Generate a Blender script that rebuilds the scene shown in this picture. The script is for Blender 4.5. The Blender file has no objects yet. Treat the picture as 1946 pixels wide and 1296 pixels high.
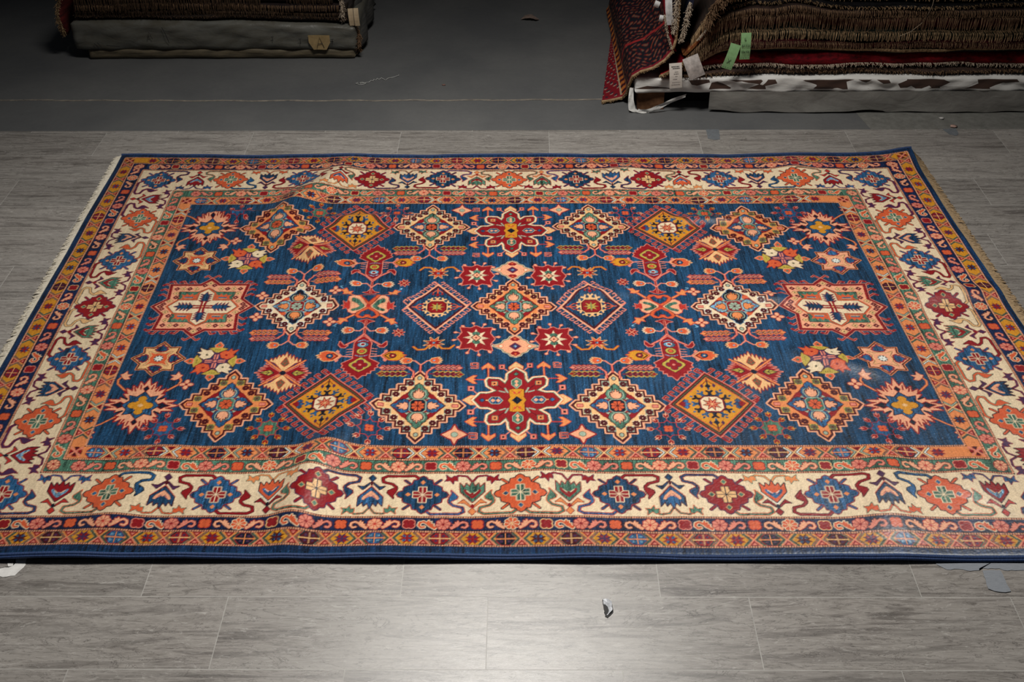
import bpy, bmesh, math, random
import numpy as np
from mathutils import Vector, Matrix

SC = bpy.context.scene
COL = SC.collection
random.seed(7); RNG = np.random.default_rng(7)

# ------------------------------------------------------------------ camera
CAM_H, PITCH, YAW, ROLL, FPX = 2.0152, .6437, .0100, -.0066, 2073.8
def make_camera():
    c, s = math.cos(YAW), math.sin(YAW); ct, st = math.cos(PITCH), math.sin(PITCH)
    R = Vector((c, s, 0)); F = Vector((-s*ct, c*ct, -st)); D = F.cross(R)
    cr, sr = math.cos(ROLL), math.sin(ROLL)
    ex = R*cr-D*sr; ey = R*sr+D*cr
    m = Matrix((( ex.x, -ey.x, -F.x, 0), (ex.y, -ey.y, -F.y, 0), (ex.z, -ey.z, -F.z, CAM_H), (0, 0, 0, 1)))
    cd = bpy.data.cameras.new('camera'); cd.sensor_width = 36; cd.sensor_fit = 'HORIZONTAL'
    cd.lens = FPX/1946*36; cd.clip_end = 60
    o = bpy.data.objects.new('camera', cd); COL.objects.link(o); o.matrix_world = m; SC.camera = o
make_camera()

# ------------------------------------------------------------------ world, lamps, exposure
def make_world():
    w = bpy.data.worlds.new('hall'); SC.world = w; w.use_nodes = True
    w.node_tree.nodes['Background'].inputs[0].default_value = (.80, .88, 1.0, 1)
    w.node_tree.nodes['Background'].inputs[1].default_value = .020
make_world()
def area(name, loc, target, sx, sy, power, spread, col=(1, .97, .92)):
    l = bpy.data.lights.new(name, 'AREA'); l.shape = 'RECTANGLE'; l.size = sx; l.size_y = sy
    l.energy = power; l.spread = math.radians(spread); l.color = col
    o = bpy.data.objects.new(name, l); COL.objects.link(o); o.location = loc
    d = Vector(target)-Vector(loc); o.rotation_euler = d.to_track_quat('-Z', 'Y').to_euler()
    return o
area('hall_lamp', (-.10, 3.3, 3.0), (-.10, 2.25, 0), .9, .6, 72, 132)
SC.view_settings.view_transform = 'Standard'; SC.view_settings.look = 'None'
SC.view_settings.gamma = 1; SC.view_settings.use_curve_mapping = False
SC.view_settings.exposure = .0
SC.cycles.max_bounces = 6; SC.cycles.use_denoising = True

# ------------------------------------------------------------------ helpers
def tag(o, label=None, cat=None, group=None, kind=None):
    if label: o['label'] = label
    if cat: o['category'] = cat
    if group: o['group'] = group
    if kind: o['kind'] = kind
    return o
def empty(name, loc=(0, 0, 0), rz=0):
    o = bpy.data.objects.new(name, None); COL.objects.link(o); o.location = loc; o.rotation_euler = (0, 0, rz)
    o.empty_display_size = .05
    return o
def link(name, me, mat, parent=None, smooth=False):
    o = bpy.data.objects.new(name, me); COL.objects.link(o)
    for m in (mat if isinstance(mat, (list, tuple)) else [mat]):
        if m: me.materials.append(m)
    if smooth: me.polygons.foreach_set('use_smooth', np.ones(len(me.polygons), bool))
    if parent: o.parent = parent
    return o
def mesh_np(name, V, F, cols=None, smooth=True):
    """V (n,3), F (m,4) or list of faces -> mesh; cols (n,3) linear colours per point"""
    me = bpy.data.meshes.new(name)
    V = np.asarray(V, np.float32)
    if isinstance(F, np.ndarray):
        k = F.shape[1]
        me.vertices.add(len(V)); me.vertices.foreach_set('co', V.ravel())
        me.loops.add(F.size); me.loops.foreach_set('vertex_index', F.ravel().astype(np.int32))
        me.polygons.add(len(F)); me.polygons.foreach_set('loop_start', np.arange(0, F.size, k, dtype=np.int32))
        me.polygons.foreach_set('loop_total', np.full(len(F), k, np.int32))
        me.update(calc_edges=True)
    else:
        me.from_pydata(V.tolist(), [], F); me.update()
    if smooth: me.polygons.foreach_set('use_smooth', np.ones(len(me.polygons), bool))
    if cols is not None:
        a = me.color_attributes.new('tint', 'FLOAT_COLOR', 'POINT')
        a.data.foreach_set('color', np.concatenate([cols, np.ones((len(cols), 1))], 1).astype(np.float32).ravel())
    return me
def lin(c):
    c = np.asarray(c, np.float64)/255.
    return np.where(c <= .04045, c/12.92, ((c+.055)/1.055)**2.4)
def rgba(c): return (*[float(v) for v in lin(c)], 1)

class NT:
    def __init__(s, name):
        s.m = bpy.data.materials.new(name); s.m.use_nodes = True; s.t = s.m.node_tree; s.n = s.t.nodes
        s.b = s.n['Principled BSDF']
    def new(s, t, **k):
        n = s.n.new(t)
        for a, v in k.items(): setattr(n, a, v)
        return n
    def l(s, a, b): s.t.links.new(a, b)
    def coord(s, kind='Object', scale=(1, 1, 1), loc=(0, 0, 0)):
        c = s.new('ShaderNodeTexCoord'); m = s.new('ShaderNodeMapping'); m.inputs['Scale'].default_value = scale; m.inputs['Location'].default_value = loc
        s.l(c.outputs[kind], m.inputs[0]); return m.outputs[0]
    def noise(s, vec, sc, det=4, rough=.55, dist=0):
        n = s.new('ShaderNodeTexNoise'); n.inputs['Scale'].default_value = sc; n.inputs['Detail'].default_value = det
        n.inputs['Roughness'].default_value = rough; n.inputs['Distortion'].default_value = dist
        if vec is not None: s.l(vec, n.inputs['Vector'])
        return n.outputs['Fac']
    def ramp(s, f, stops):
        r = s.new('ShaderNodeValToRGB'); e = r.color_ramp.elements
        while len(e) < len(stops): e.new(.5)
        for i, (p, c) in enumerate(stops): e[i].position = p; e[i].color = c if len(c) == 4 else rgba(c)
        s.l(f, r.inputs[0]); return r.outputs[0]
    def mix(s, f, a, b, mode='MIX'):
        m = s.new('ShaderNodeMix', data_type='RGBA', blend_type=mode)
        if isinstance(f, (int, float)): m.inputs[0].default_value = f
        else: s.l(f, m.inputs[0])
        for i, v in ((6, a), (7, b)):
            if isinstance(v, tuple): m.inputs[i].default_value = v if len(v) == 4 else rgba(v)
            else: s.l(v, m.inputs[i])
        return m.outputs[2]
    def math(s, op, a, b=0.):
        m = s.new('ShaderNodeMath', operation=op)
        for i, v in ((0, a), (1, b)):
            if isinstance(v, (int, float)): m.inputs[i].default_value = v
            else: s.l(v, m.inputs[i])
        return m.outputs[0]
    def bump(s, h, st=.3, d=.01):
        b = s.new('ShaderNodeBump'); b.inputs['Strength'].default_value = st; b.inputs['Distance'].default_value = d
        s.l(h, b.inputs['Height']); s.l(b.outputs[0], s.b.inputs['Normal']); return b
    def set(s, col=None, rough=None, **k):
        if col is not None:
            if isinstance(col, tuple): s.b.inputs['Base Color'].default_value = col if len(col) == 4 else rgba(col)
            else: s.l(col, s.b.inputs['Base Color'])
        if rough is not None:
            if isinstance(rough, (int, float)): s.b.inputs['Roughness'].default_value = rough
            else: s.l(rough, s.b.inputs['Roughness'])
        for a, v in k.items(): s.b.inputs[a.replace('_', ' ')].default_value = v
        return s.m
def plain(name, c1, c2=None, sc=30, rough=.7, bump=.0, stretch=(1, 1, 1), **k):
    t = NT(name)
    v = t.coord('Object', stretch)
    n = t.noise(v, sc, 5, .6)
    c2 = c2 or tuple(x*.7 for x in c1)
    t.set(t.ramp(n, [(.3, c2), (.7, c1)]), rough, **k)
    if bump: t.bump(n, bump, .01)
    return t.m

# ------------------------------------------------------------------ floors
TILE, ROW, ROW0 = .61, .61/3, 3.9227
VINYL_EDGE = 4.142
def concrete_mat():
    t = NT('painted_concrete')
    v = t.coord()
    big = t.noise(v, 1.6, 5, .6); fine = t.noise(v, 40, 6, .7)
    base = t.mix(t.ramp(big, [(.35, (0, 0, 0)), (.7, (255, 255, 255))]), (92, 93, 94), (110, 110, 109))
    col = t.mix(t.math('MULTIPLY', fine, .35), base, (60, 60, 60))
    sc = t.coord('Object', (9, 26, 1)); flecks = t.ramp(t.noise(sc, 2.2, 6, .8, .6), [(.67, (0, 0, 0)), (.76, (255, 255, 255))])
    col = t.mix(t.math('MULTIPLY', flecks, .6), col, (150, 142, 130))
    dark = t.ramp(t.noise(t.coord('Object', (7, 16, 1), (3, 1, 0)), 2.0, 6, .8, 1), [(.66, (0, 0, 0)), (.75, (255, 255, 255))])
    col = t.mix(t.math('MULTIPLY', dark, .75), col, (40, 40, 41))
    t.set(col, t.math('ADD', t.math('MULTIPLY', fine, .25), .42), Specular_IOR_Level=.35); t.bump(fine, .12, .004)
    return t.m
def box_mesh(name, x0, x1, y0, y1, z0, z1):
    V = [(x0,y0,z0),(x1,y0,z0),(x1,y1,z0),(x0,y1,z0),(x0,y0,z1),(x1,y0,z1),(x1,y1,z1),(x0,y1,z1)]
    F = [(0,3,2,1),(4,5,6,7),(0,1,5,4),(1,2,6,5),(2,3,7,6),(3,0,4,7)]
    me = bpy.data.meshes.new(name); me.from_pydata(V, [], F); me.update(); return me
MC = concrete_mat()
slab = link('floor', box_mesh('floor', -5, 5, -.5, 9.5, -.12, -.003), MC); tag(slab, kind='structure')

def vinyl_mat():
    t = NT('stone_look_vinyl')
    c = t.new('ShaderNodeTexCoord'); at = t.new('ShaderNodeAttribute', attribute_name='tile')
    m = t.new('ShaderNodeVectorMath', operation='MULTIPLY_ADD'); t.l(at.outputs['Vector'], m.inputs[0]); m.inputs[1].default_value = (37, 11, 5); t.l(c.outputs['Object'], m.inputs[2])
    def mp(sx, sy):
        k = t.new('ShaderNodeMapping'); k.inputs['Scale'].default_value = (sx, sy, 1); t.l(m.outputs[0], k.inputs[0]); return k.outputs[0]
    broad = t.noise(mp(1.1, 6), 1.4, 3, .55, .6)
    band = t.noise(mp(1.5, 17), 1.7, 7, .68, 1.3)
    grain = t.noise(mp(13, 90), 2.0, 6, .75, .5)
    flake = t.noise(mp(7, 24), 2.6, 8, .78, 2.0)
    col = t.ramp(band, [(.30, (92, 87, 83)), (.43, (128, 122, 117)), (.52, (164, 158, 152)), (.60, (146, 140, 134)), (.72, (106, 100, 95))])
    col = t.mix(t.math('MULTIPLY', t.ramp(broad, [(.38, (0, 0, 0)), (.62, (255, 255, 255))]), .5), col, (172, 167, 161))
    col = t.mix(t.math('MULTIPLY', t.ramp(grain, [(.48, (0, 0, 0)), (.68, (255, 255, 255))]), .42), col, (96, 90, 85))
    col = t.mix(t.math('MULTIPLY', t.ramp(flake, [(.56, (0, 0, 0)), (.63, (255, 255, 255))]), .55), col, (200, 196, 190))
    dk = t.noise(mp(5, 20), 2.2, 7, .75, 1.6)
    col = t.mix(t.math('MULTIPLY', t.ramp(dk, [(.58, (0, 0, 0)), (.67, (255, 255, 255))]), .55), col, (80, 74, 70))
    vein = t.noise(mp(1.7, 8), 2.2, 7, .62, 2.6)
    vl = t.ramp(t.math('ABSOLUTE', t.math('SUBTRACT', vein, .5)), [(.0, (255, 255, 255)), (.009, (0, 0, 0))])
    col = t.mix(t.math('MULTIPLY', vl, .8), col, (66, 60, 57))
    sh = t.new('ShaderNodeSeparateXYZ'); t.l(at.outputs['Vector'], sh.inputs[0])
    br = t.math('ADD', t.math('MULTIPLY', sh.outputs[2], .16), .74)
    v2 = t.new('ShaderNodeVectorMath', operation='SCALE'); t.l(col, v2.inputs[0]); t.l(br, v2.inputs['Scale'])
    fine = t.noise(t.coord(), 900, 2, .5)
    t.set(None, t.math('ADD', t.math('MULTIPLY', flake, .18), .22), Specular_IOR_Level=.5); t.l(v2.outputs[0], t.b.inputs['Base Color'])
    t.bump(t.math('ADD', t.math('MULTIPLY', flake, .5), t.math('MULTIPLY', fine, .6)), .22, .0015)
    return t.m
def build_vinyl():
    phase = {-2: .41, -1: .116, 0: .30, 1: .51, 2: .22, 3: .425, 4: .1075, 5: .33, 6: .50, 7: .16, 8: .38, 9: .07, 10: .327, 11: .533, 12: .223, 13: .42, 14: .10}
    V, F, mi, T = [], [], [], []
    g = .0010; rg = random.Random(3)
    def quad(x0, x1, y0, y1, m, t):
        n = len(V); V.extend([(x0,y0,0),(x1,y0,0),(x1,y1,0),(x0,y1,0)]); F.append((n,n+1,n+2,n+3)); mi.append(m); T.extend([t]*4)
    X0, X1 = -3.4, 3.4
    for r in range(-2, 19):
        y1 = min(ROW0-(r)*ROW, VINYL_EDGE); y0 = ROW0-(r+1)*ROW
        if y0 >= y1: continue
        ph = phase.get(r, rg.random()*TILE)
        k = math.floor((X0-ph)/TILE); xs = [X0]
        while ph+(k+1)*TILE < X1:
            k += 1; xs.append(ph+k*TILE)
        xs.append(X1)
        for a, b in zip(xs, xs[1:]):
            t = (rg.random(), rg.random(), rg.random())
            quad(a+g, b-g, y0+g, y1-g, 0, t)
            quad(b-g, b+g, y0+g, y1-g, 1, t)
        quad(X0, X1, y0-g, y0+g, 1, (0, 0, 0))
    n = len(V)      # the sheet's own thickness along its back edge
    V.extend([(X0,VINYL_EDGE-.001,0),(X1,VINYL_EDGE-.001,0),(X1,VINYL_EDGE,-.0035),(X0,VINYL_EDGE,-.0035)]); F.append((n,n+1,n+2,n+3)); mi.append(1); T.extend([(0,0,0)]*4)
    me = bpy.data.meshes.new('vinyl_floor'); me.from_pydata(V, [], F); me.update()
    a = me.attributes.new('tile', 'FLOAT_VECTOR', 'POINT'); a.data.foreach_set('vector', np.array(T, np.float32).ravel())
    me.polygons.foreach_set('material_index', np.array(mi, np.int32))
    seam = plain('vinyl_seam', (178, 175, 169), (150, 147, 142), 20, .5)
    o = link('vinyl_floor', me, [vinyl_mat(), seam]); tag(o, kind='structure')
build_vinyl()
# ------------------------------------------------------------------ rug drawing
# The carpet's knots are coloured by drawing its motifs, in centimetres of rug,
# on a fine grid; each knot of the pile then takes the colour of its own spot.
PAL = dict(N=(14,22,40), B=(25,62,92), b=(104,146,172), M=(40,84,122), R=(142,22,30), D=(78,14,24),
           O=(208,94,56), S=(232,166,130), P=(218,132,112), G=(206,142,40), Y=(184,162,72),
           C=(228,206,172), T=(226,180,126), E=(72,110,92), e=(158,174,154), W=(222,224,214),
           K=(34,20,18), V=(76,42,78), A=(222,138,84), g=(100,94,68), L=(182,52,44))
HX, HY = 156.0, 104.6            # half size of the drawn carpet, cm
PXC = 8.3333                     # drawing cells per cm
IW, IH = int(round(2*HX*PXC)), int(round(2*HY*PXC))
art = np.zeros((IH, IW, 3), np.float32)

def _col(c):
    return np.array(PAL[c] if isinstance(c, str) else c, np.float32)

class Tf:
    """local cm -> rug cm: scale, quarter turns / mirror, shift"""
    def __init__(s, x=0, y=0, sx=1, sy=1, turn=0, k=1.0):
        s.x, s.y, s.sx, s.sy, s.turn, s.k = x, y, sx, sy, turn, k
    def __call__(s, pts):
        p = np.asarray(pts, np.float64)*s.k
        p = p*np.array([s.sx, s.sy])
        if s.turn:
            c, n = math.cos(s.turn), math.sin(s.turn)
            p = np.stack([c*p[:,0]-n*p[:,1], n*p[:,0]+c*p[:,1]], 1)
        return p+np.array([s.x, s.y])
    def sub(s, x=0, y=0, sx=1, sy=1, turn=0, k=1.0):
        t = Tf(x, y, sx, sy, turn, k)
        return lambda pts, a=s, b=t: a(b(pts))

def _px(p):
    return np.stack([(p[:,0]+HX)*PXC-.5, (HY-p[:,1])*PXC-.5], 1)

def _box(q, m):
    x0 = max(0, int(q[:,0].min()-m)); x1 = min(IW-1, int(q[:,0].max()+m)+1)
    y0 = max(0, int(q[:,1].min()-m)); y1 = min(IH-1, int(q[:,1].max()+m)+1)
    return x0, x1, y0, y1

def fill(T, pts, c):
    q = _px(T(pts)); x0, x1, y0, y1 = _box(q, 1)
    if x1 < x0 or y1 < y0: return
    X = np.arange(x0, x1+1)[None, :]; Yv = np.arange(y0, y1+1)[:, None]
    ins = np.zeros((y1-y0+1, x1-x0+1), bool)
    for i in range(len(q)):
        ax, ay = q[i]; bx, by = q[(i+1) % len(q)]
        if ay == by: continue
        cond = (ay > Yv) != (by > Yv)
        if not cond.any(): continue
        ins ^= cond & (X < (bx-ax)*(Yv-ay)/(by-ay)+ax)
    art[y0:y1+1, x0:x1+1][ins] = _col(c)

def line(T, pts, w, c, closed=False):
    q = _px(T(pts)); r = w*PXC/2
    n = len(q) if closed else len(q)-1
    col = _col(c)
    for i in range(n):
        a = q[i]; d = q[(i+1) % len(q)]-a
        x0, x1, y0, y1 = _box(np.array([a, a+d]), r+1)
        if x1 < x0 or y1 < y0: continue
        X = np.arange(x0, x1+1)[None, :]-a[0]; Yv = np.arange(y0, y1+1)[:, None]-a[1]
        L = max(1e-9, float(d@d)); t = np.clip((X*d[0]+Yv*d[1])/L, 0, 1)
        m = (X-t*d[0])**2+(Yv-t*d[1])**2 <= r*r
        art[y0:y1+1, x0:x1+1][m] = col

def shape(T, pts, c, o=None, w=.3):
    if o: line(T, pts, 2*w, o, True)
    fill(T, pts, c)

def q4(p):            # quarter outline, top to right -> whole
    p = list(p); r = [(x, -y) for x, y in reversed(p)]
    h = p+r
    return h+[(-x, y) for x, y in reversed(h)]
def h2(p):            # right half, top to bottom -> whole
    p = list(p); return p+[(-x, y) for x, y in reversed(p)]
def box(x, y, hx, hy): return [(x-hx, y-hy), (x+hx, y-hy), (x+hx, y+hy), (x-hx, y+hy)]
def dia(x, y, hx, hy): return [(x, y-hy), (x+hx, y), (x, y+hy), (x-hx, y)]
def ell(x, y, hx, hy, n=14, rot=0):
    return [(x+hx*math.cos(t)*math.cos(rot)-hy*math.sin(t)*math.sin(rot), y+hx*math.cos(t)*math.sin(rot)+hy*math.sin(t)*math.cos(rot))
            for t in [2*math.pi*i/n for i in range(n)]]
def star(x, y, r1, r2, n=8, rot=0., ky=1.):
    return [(x+(r1, r2)[i % 2]*math.cos(rot+math.pi*i/n), y+ky*(r1, r2)[i % 2]*math.sin(rot+math.pi*i/n)) for i in range(2*n)]
def flower(T, x, y, r, n, c, cc=None, o=None, rot=0., ky=1.08, fat=.46, w=.22):
    for k in range(n):
        t = rot+2*math.pi*k/n
        p = ell(x+.62*r*math.cos(t), y+ky*.62*r*math.sin(t), .5*r, fat*r*(.78 if n > 6 else 1), 10, t)
        if o: line(T, p, 2*w, o, True)
    for k in range(n):
        t = rot+2*math.pi*k/n
        fill(T, ell(x+.62*r*math.cos(t), y+ky*.62*r*math.sin(t), .5*r, fat*r*(.78 if n > 6 else 1), 10, t), c)
    if n >= 6 and o:
        for k in range(n):
            t = rot+2*math.pi*(k+.5)/n; line(T, [(x+.25*r*math.cos(t), y+.25*ky*r*math.sin(t)), (x+.95*r*math.cos(t), y+.95*ky*r*math.sin(t))], .17, o)
    if cc: fill(T, ell(x, y, .24*r, .24*r, 8), cc)
def spikes(a, b, n, h, bulge=0.0, first=0.0):
    """zig-zag from a to b with n teeth of height h to the left of the way"""
    ax, ay = a; bx, by = b; dx, dy = bx-ax, by-ay; L = math.hypot(dx, dy); nx, ny = -dy/L, dx/L
    out = []
    for i in range(n):
        for f, hh in ((i/n, 0), ((i+.5)/n, h)):
            g = bulge*4*f*(1-f)+hh
            out.append((ax+dx*f+nx*g, ay+dy*f+ny*g))
    return out+[(bx, by)]

# ---------------------------------------------------------------- field motifs
def stepped(x, y, pal):
    """stepped lozenge: pal = ground, patch 1, patch 2, upright oval, level oval, centre, centre flower, blob, corner"""
    g, p1, p2, ov, oh, ce, cf, bl, co = pal
    T = Tf(x, y)
    out = q4([(0,15.4),(2.0,12.9),(2.0,11.5),(4.2,11.5),(4.2,9.2),(6.2,9.2),(6.2,6.8),(8.3,6.8),(8.3,4.4),(10.5,4.4),(10.5,2.0),(11.7,2.0),(13.3,0)])
    line(T, out, 1.0, 'S', True); fill(T, out, 'D')
    inn = q4([(0,14.2),(1.4,12.5),(1.4,10.9),(3.6,10.9),(3.6,8.6),(5.6,8.6),(5.6,6.2),(7.7,6.2),(7.7,3.8),(9.9,3.8),(9.9,1.4),(11.4,1.4),(12.3,0)])
    fill(T, inn, g)
    for i, (cx, cy) in enumerate(((2.5,9.7),(4.5,7.35),(6.5,4.95),(8.65,2.5))):
        p = (p1, p2, p2, p1)[i]
        for sx in (1,-1):
            for sy in (1,-1):
                if p: fill(T, box(sx*cx, sy*cy, 1.15, 1.2), p)
                flower(T, sx*cx, sy*cy, 1.05, 8, 'g' if p == 'Y' else 'D', 'g' if p == 'Y' else 'D', None, .39, 1.1, .5); fill(T, ell(sx*cx, sy*cy, .16, .16, 6), p or g)
                if p == 'Y': fill(T, box(sx*cx, sy*cy, .25, .25), 'D')
    for s in (1,-1):
        shape(T, ell(0, s*12.2, .55, .75, 8), 'e', 'D', .25)
        shape(T, box(s*10.6, 0, .75, .55), 'P', 'R', .22)
    lo = q4([(0,9.9),(2.8,6.0),(5.2,3.2),(7.8,0)])
    shape(T, lo, 'R', 'D', .18)
    for sx in (1,-1):
        for sy in (1,-1):
            fill(T, [(sx*a, sy*b) for a, b in ((1.9,2.6),(3.0,4.0),(2.0,4.4))], 'e')
            fill(T, [(sx*a, sy*b) for a, b in ((2.6,3.2),(5.2,3.6),(4.2,5.0),(3.0,4.6))], co)
            fill(T, [(sx*a, sy*b) for a, b in ((2.3,2.7),(3.6,3.0),(2.7,3.9))], 'e')
    for s in (1,-1):
        ovp = h2([(0,9.7),(1.1,8.8),(1.3,7.6),(2.4,6.8),(3.0,5.0),(2.4,3.2),(1.2,2.6),(0,2.5)])
        Ts = T.sub(0,0,1,s)
        shape(Ts, ovp, ov, 'D' if ov != 'N' else 'b', .22)
        line(Ts, h2([(0,7.0),(1.9,6.2),(2.2,5.0),(1.7,3.5),(0,2.9)]), .3, 'e', True)
        shape(Ts, h2([(0,7.5),(.35,6.0),(.9,6.6),(.9,5.4),(1.5,5.9),(1.5,4.3),(.9,3.4),(0,3.2)]), bl, 'D', .24)
        oh_ = [(7.7,0),(6.7,.9),(6.1,1.1),(5.6,2.3),(4.3,3.0),(3.0,2.6),(2.3,1.3),(2.2,0)]
        oh_ = oh_+[(a,-b) for a, b in reversed(oh_)]
        Ts = T.sub(0,0,s,1)
        shape(Ts, oh_, oh, 'D' if oh != 'N' else 'b', .22)
        line(Ts, [(5.6,.9),(5.0,2.0),(4.2,2.3),(3.1,1.9),(2.7,0),(3.1,-1.9),(4.2,-2.3),(5.0,-2.0),(5.6,-.9)], .3, 'e' if oh != 'M' else 'M')
        bb = [(6.0,.3),(4.9,.5),(5.4,1.2),(4.2,1.0),(3.9,1.6),(3.1,1.3),(2.8,0)]
        shape(Ts, bb+[(a,-b) for a, b in reversed(bb)], bl, 'D', .24)
    shape(T, q4([(1.4,2.6),(2.2,1.8)]), ce, 'e', .25)
    flower(T, 0, 0, 1.75, 8, cf, 'D', 'D', .39, 1.2, .42, .12)

def comb(T, hx, hy, n, c, o, L=2.1, w=.62):
    """hooked teeth all round a lozenge"""
    cs = [(0,hy),(hx,0),(0,-hy),(-hx,0)]
    for k in range(4):
        a, b = np.array(cs[k]), np.array(cs[(k+1) % 4]); d = b-a; l = np.linalg.norm(d); d = d/l
        nrm = np.array([-d[1], d[0]])*1.0
        if nrm@a < 0: nrm = -nrm
        for ps, (ww, cc) in enumerate(((w+.26, o), (w, c))):
            if not cc: continue
            for i in range(n):
                f = (i+.35)/(n-.3)*l
                p = a+d*f-nrm*.2; q = p+nrm*(L+.2)+d*.15; s = 1 if k in (0,2) else -1
                h = q-d*s*1.15; e = h-nrm*.75
                line(T, [p, q, h, e], ww, cc)
        p0 = a-d*2.0 if k in (0,2) else a-d*2.0
        line(T, [a, p0], w+.3, c)

def hooked_gold(x, y):
    T = Tf(x, y)
    comb(T, 11.8, 13.8, 7, 'R', 'P', 2.9, .5)
    fill(T, dia(0,0,12.1,14.2), 'R'); line(T, dia(0,0,12.1,14.2), .3, 'P', True)
    fill(T, dia(0,0,11.2,13.1), 'g'); line(T, dia(0,0,11.3,13.3), .25, 'K', True); line(T, dia(0,0,10.6,12.4), .3, 'K', True)
    fill(T, dia(0,0,10.3,12.0), 'O'); fill(T, dia(0,0,9.9,11.6), 'G')
    for s in (1,-1):
        Ts = T.sub(0,0,s,1)
        fill(Ts, [(9.6,0),(7.4,2.2),(7.0,1.2),(6.4,1.6),(6.6,.5),(5.8,0),(6.6,-.5),(6.4,-1.6),(7.0,-1.2),(7.4,-2.2)], 'R')
        for p in ((6.9,0),(7.3,1.3),(7.3,-1.3)): shape(Ts, dia(p[0],p[1],.75,.7), 'M', 'V', .2)
        Tv = T.sub(0,0,1,s)
        line(Tv, [(0,11.2),(0,8.4)], .35, 'N'); fill(Tv, dia(0,7.9,.9,1.2), 'N')
        for q in (1,-1):
            line(Tv, [(0,10.6),(q*1.5,8.6)], .3, 'R'); fill(Tv, dia(q*1.7,8.0,.55,1.0), 'V')
    for k in range(12):
        t = 2*math.pi*k/12
        Tk = T.sub(3.9*math.cos(t), 4.3*math.sin(t), 1, 1, t)
        fill(Tk, [(-.9,-.8),(.6,-.45),(1.5,-1.25),(1.9,-.75),(1.35,0),(1.9,.75),(1.5,1.25),(.6,.45),(-.9,.8)], 'N' if k % 2 else 'M')
        fill(Tk, ell(2.35,0,.5,.35,8), 'M')
    fill(T, ell(0,0,3.9,4.1,20), 'N')
    oc = q4([(1.8,3.1),(3.1,1.6)]); shape(T, oc, 'C', 'R', .35)
    shape(T, star(0,0,2.7,1.2,8,.2,1.05), 'L', 'K', .12)
    for k in range(4): line(T, [(2.0*math.cos(k*.785+.2),2.0*math.sin(k*.785+.2)),(-2.0*math.cos(k*.785+.2),-2.0*math.sin(k*.785+.2))], .16, 'T')

def hooked_blue(x, y):
    T = Tf(x, y)
    comb(T, 9.6, 12.8, 8, 'P', None, 2.2, .42)
    line(T, dia(0,0,9.7,12.8), .62, 'S', True)
    fill(T, dia(0,0,9.2,12.2), 'D'); fill(T, dia(0,0,8.4,11.1), 'B')
    for s in (1,-1):
        for Ts in (T.sub(0,0,s,1), T.sub(0,0,1,s,1.5708)):
            r0 = 7.8 if Ts.__defaults__[1].turn == 0 else 10.4
            line(Ts, [(r0,0),(r0-3.4,0)], .5, 'O')
            for q in (1,-1):
                line(Ts, [(r0-.9,q*.2),(r0-2.2,q*1.5),(r0-3.4,q*1.4)], .34, 'O'); fill(Ts, dia(r0-3.1,q*1.55,.6,.5), 'R')
            fill(Ts, dia(r0-3.5,0,1.0,.75), 'R')
    for k in range(12):
        t = 2*math.pi*k/12
        Tk = T.sub(3.3*math.cos(t), 4.1*math.sin(t), 1, 1, t)
        fill(Tk, [(-.9,-.75),(.5,-.4),(1.2,-1.1),(1.6,-.7),(1.0,0),(1.6,.7),(1.2,1.1),(.5,.4),(-.9,.75)], 'T')
    fill(T, ell(0,0,3.6,4.2,20), 'T')
    shape(T, q4([(1.7,3.0),(2.8,1.7)]), 'R', 'D', .3)
    fill(T, star(0,0,2.4,1.0,8,0,1.05), 'Y'); line(T, [(-2,0),(2,0)], .16, 'E'); line(T, [(0,-2),(0,2)], .16, 'E')

def arrowhead(T, x, y, ang, c, o=None, k=1.0):
    t = ang
    Tk = (lambda pts, T=T, s=Tf(x, y, 1, 1, t, k): T(s(pts)))
    p = [(2.6,0),(.2,2.1),(-.9,2.0),(.3,.55),(-.6,0),(.3,-.55),(-.9,-2.0),(.2,-2.1)]
    shape(Tk, p, c, o, .2)

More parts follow.
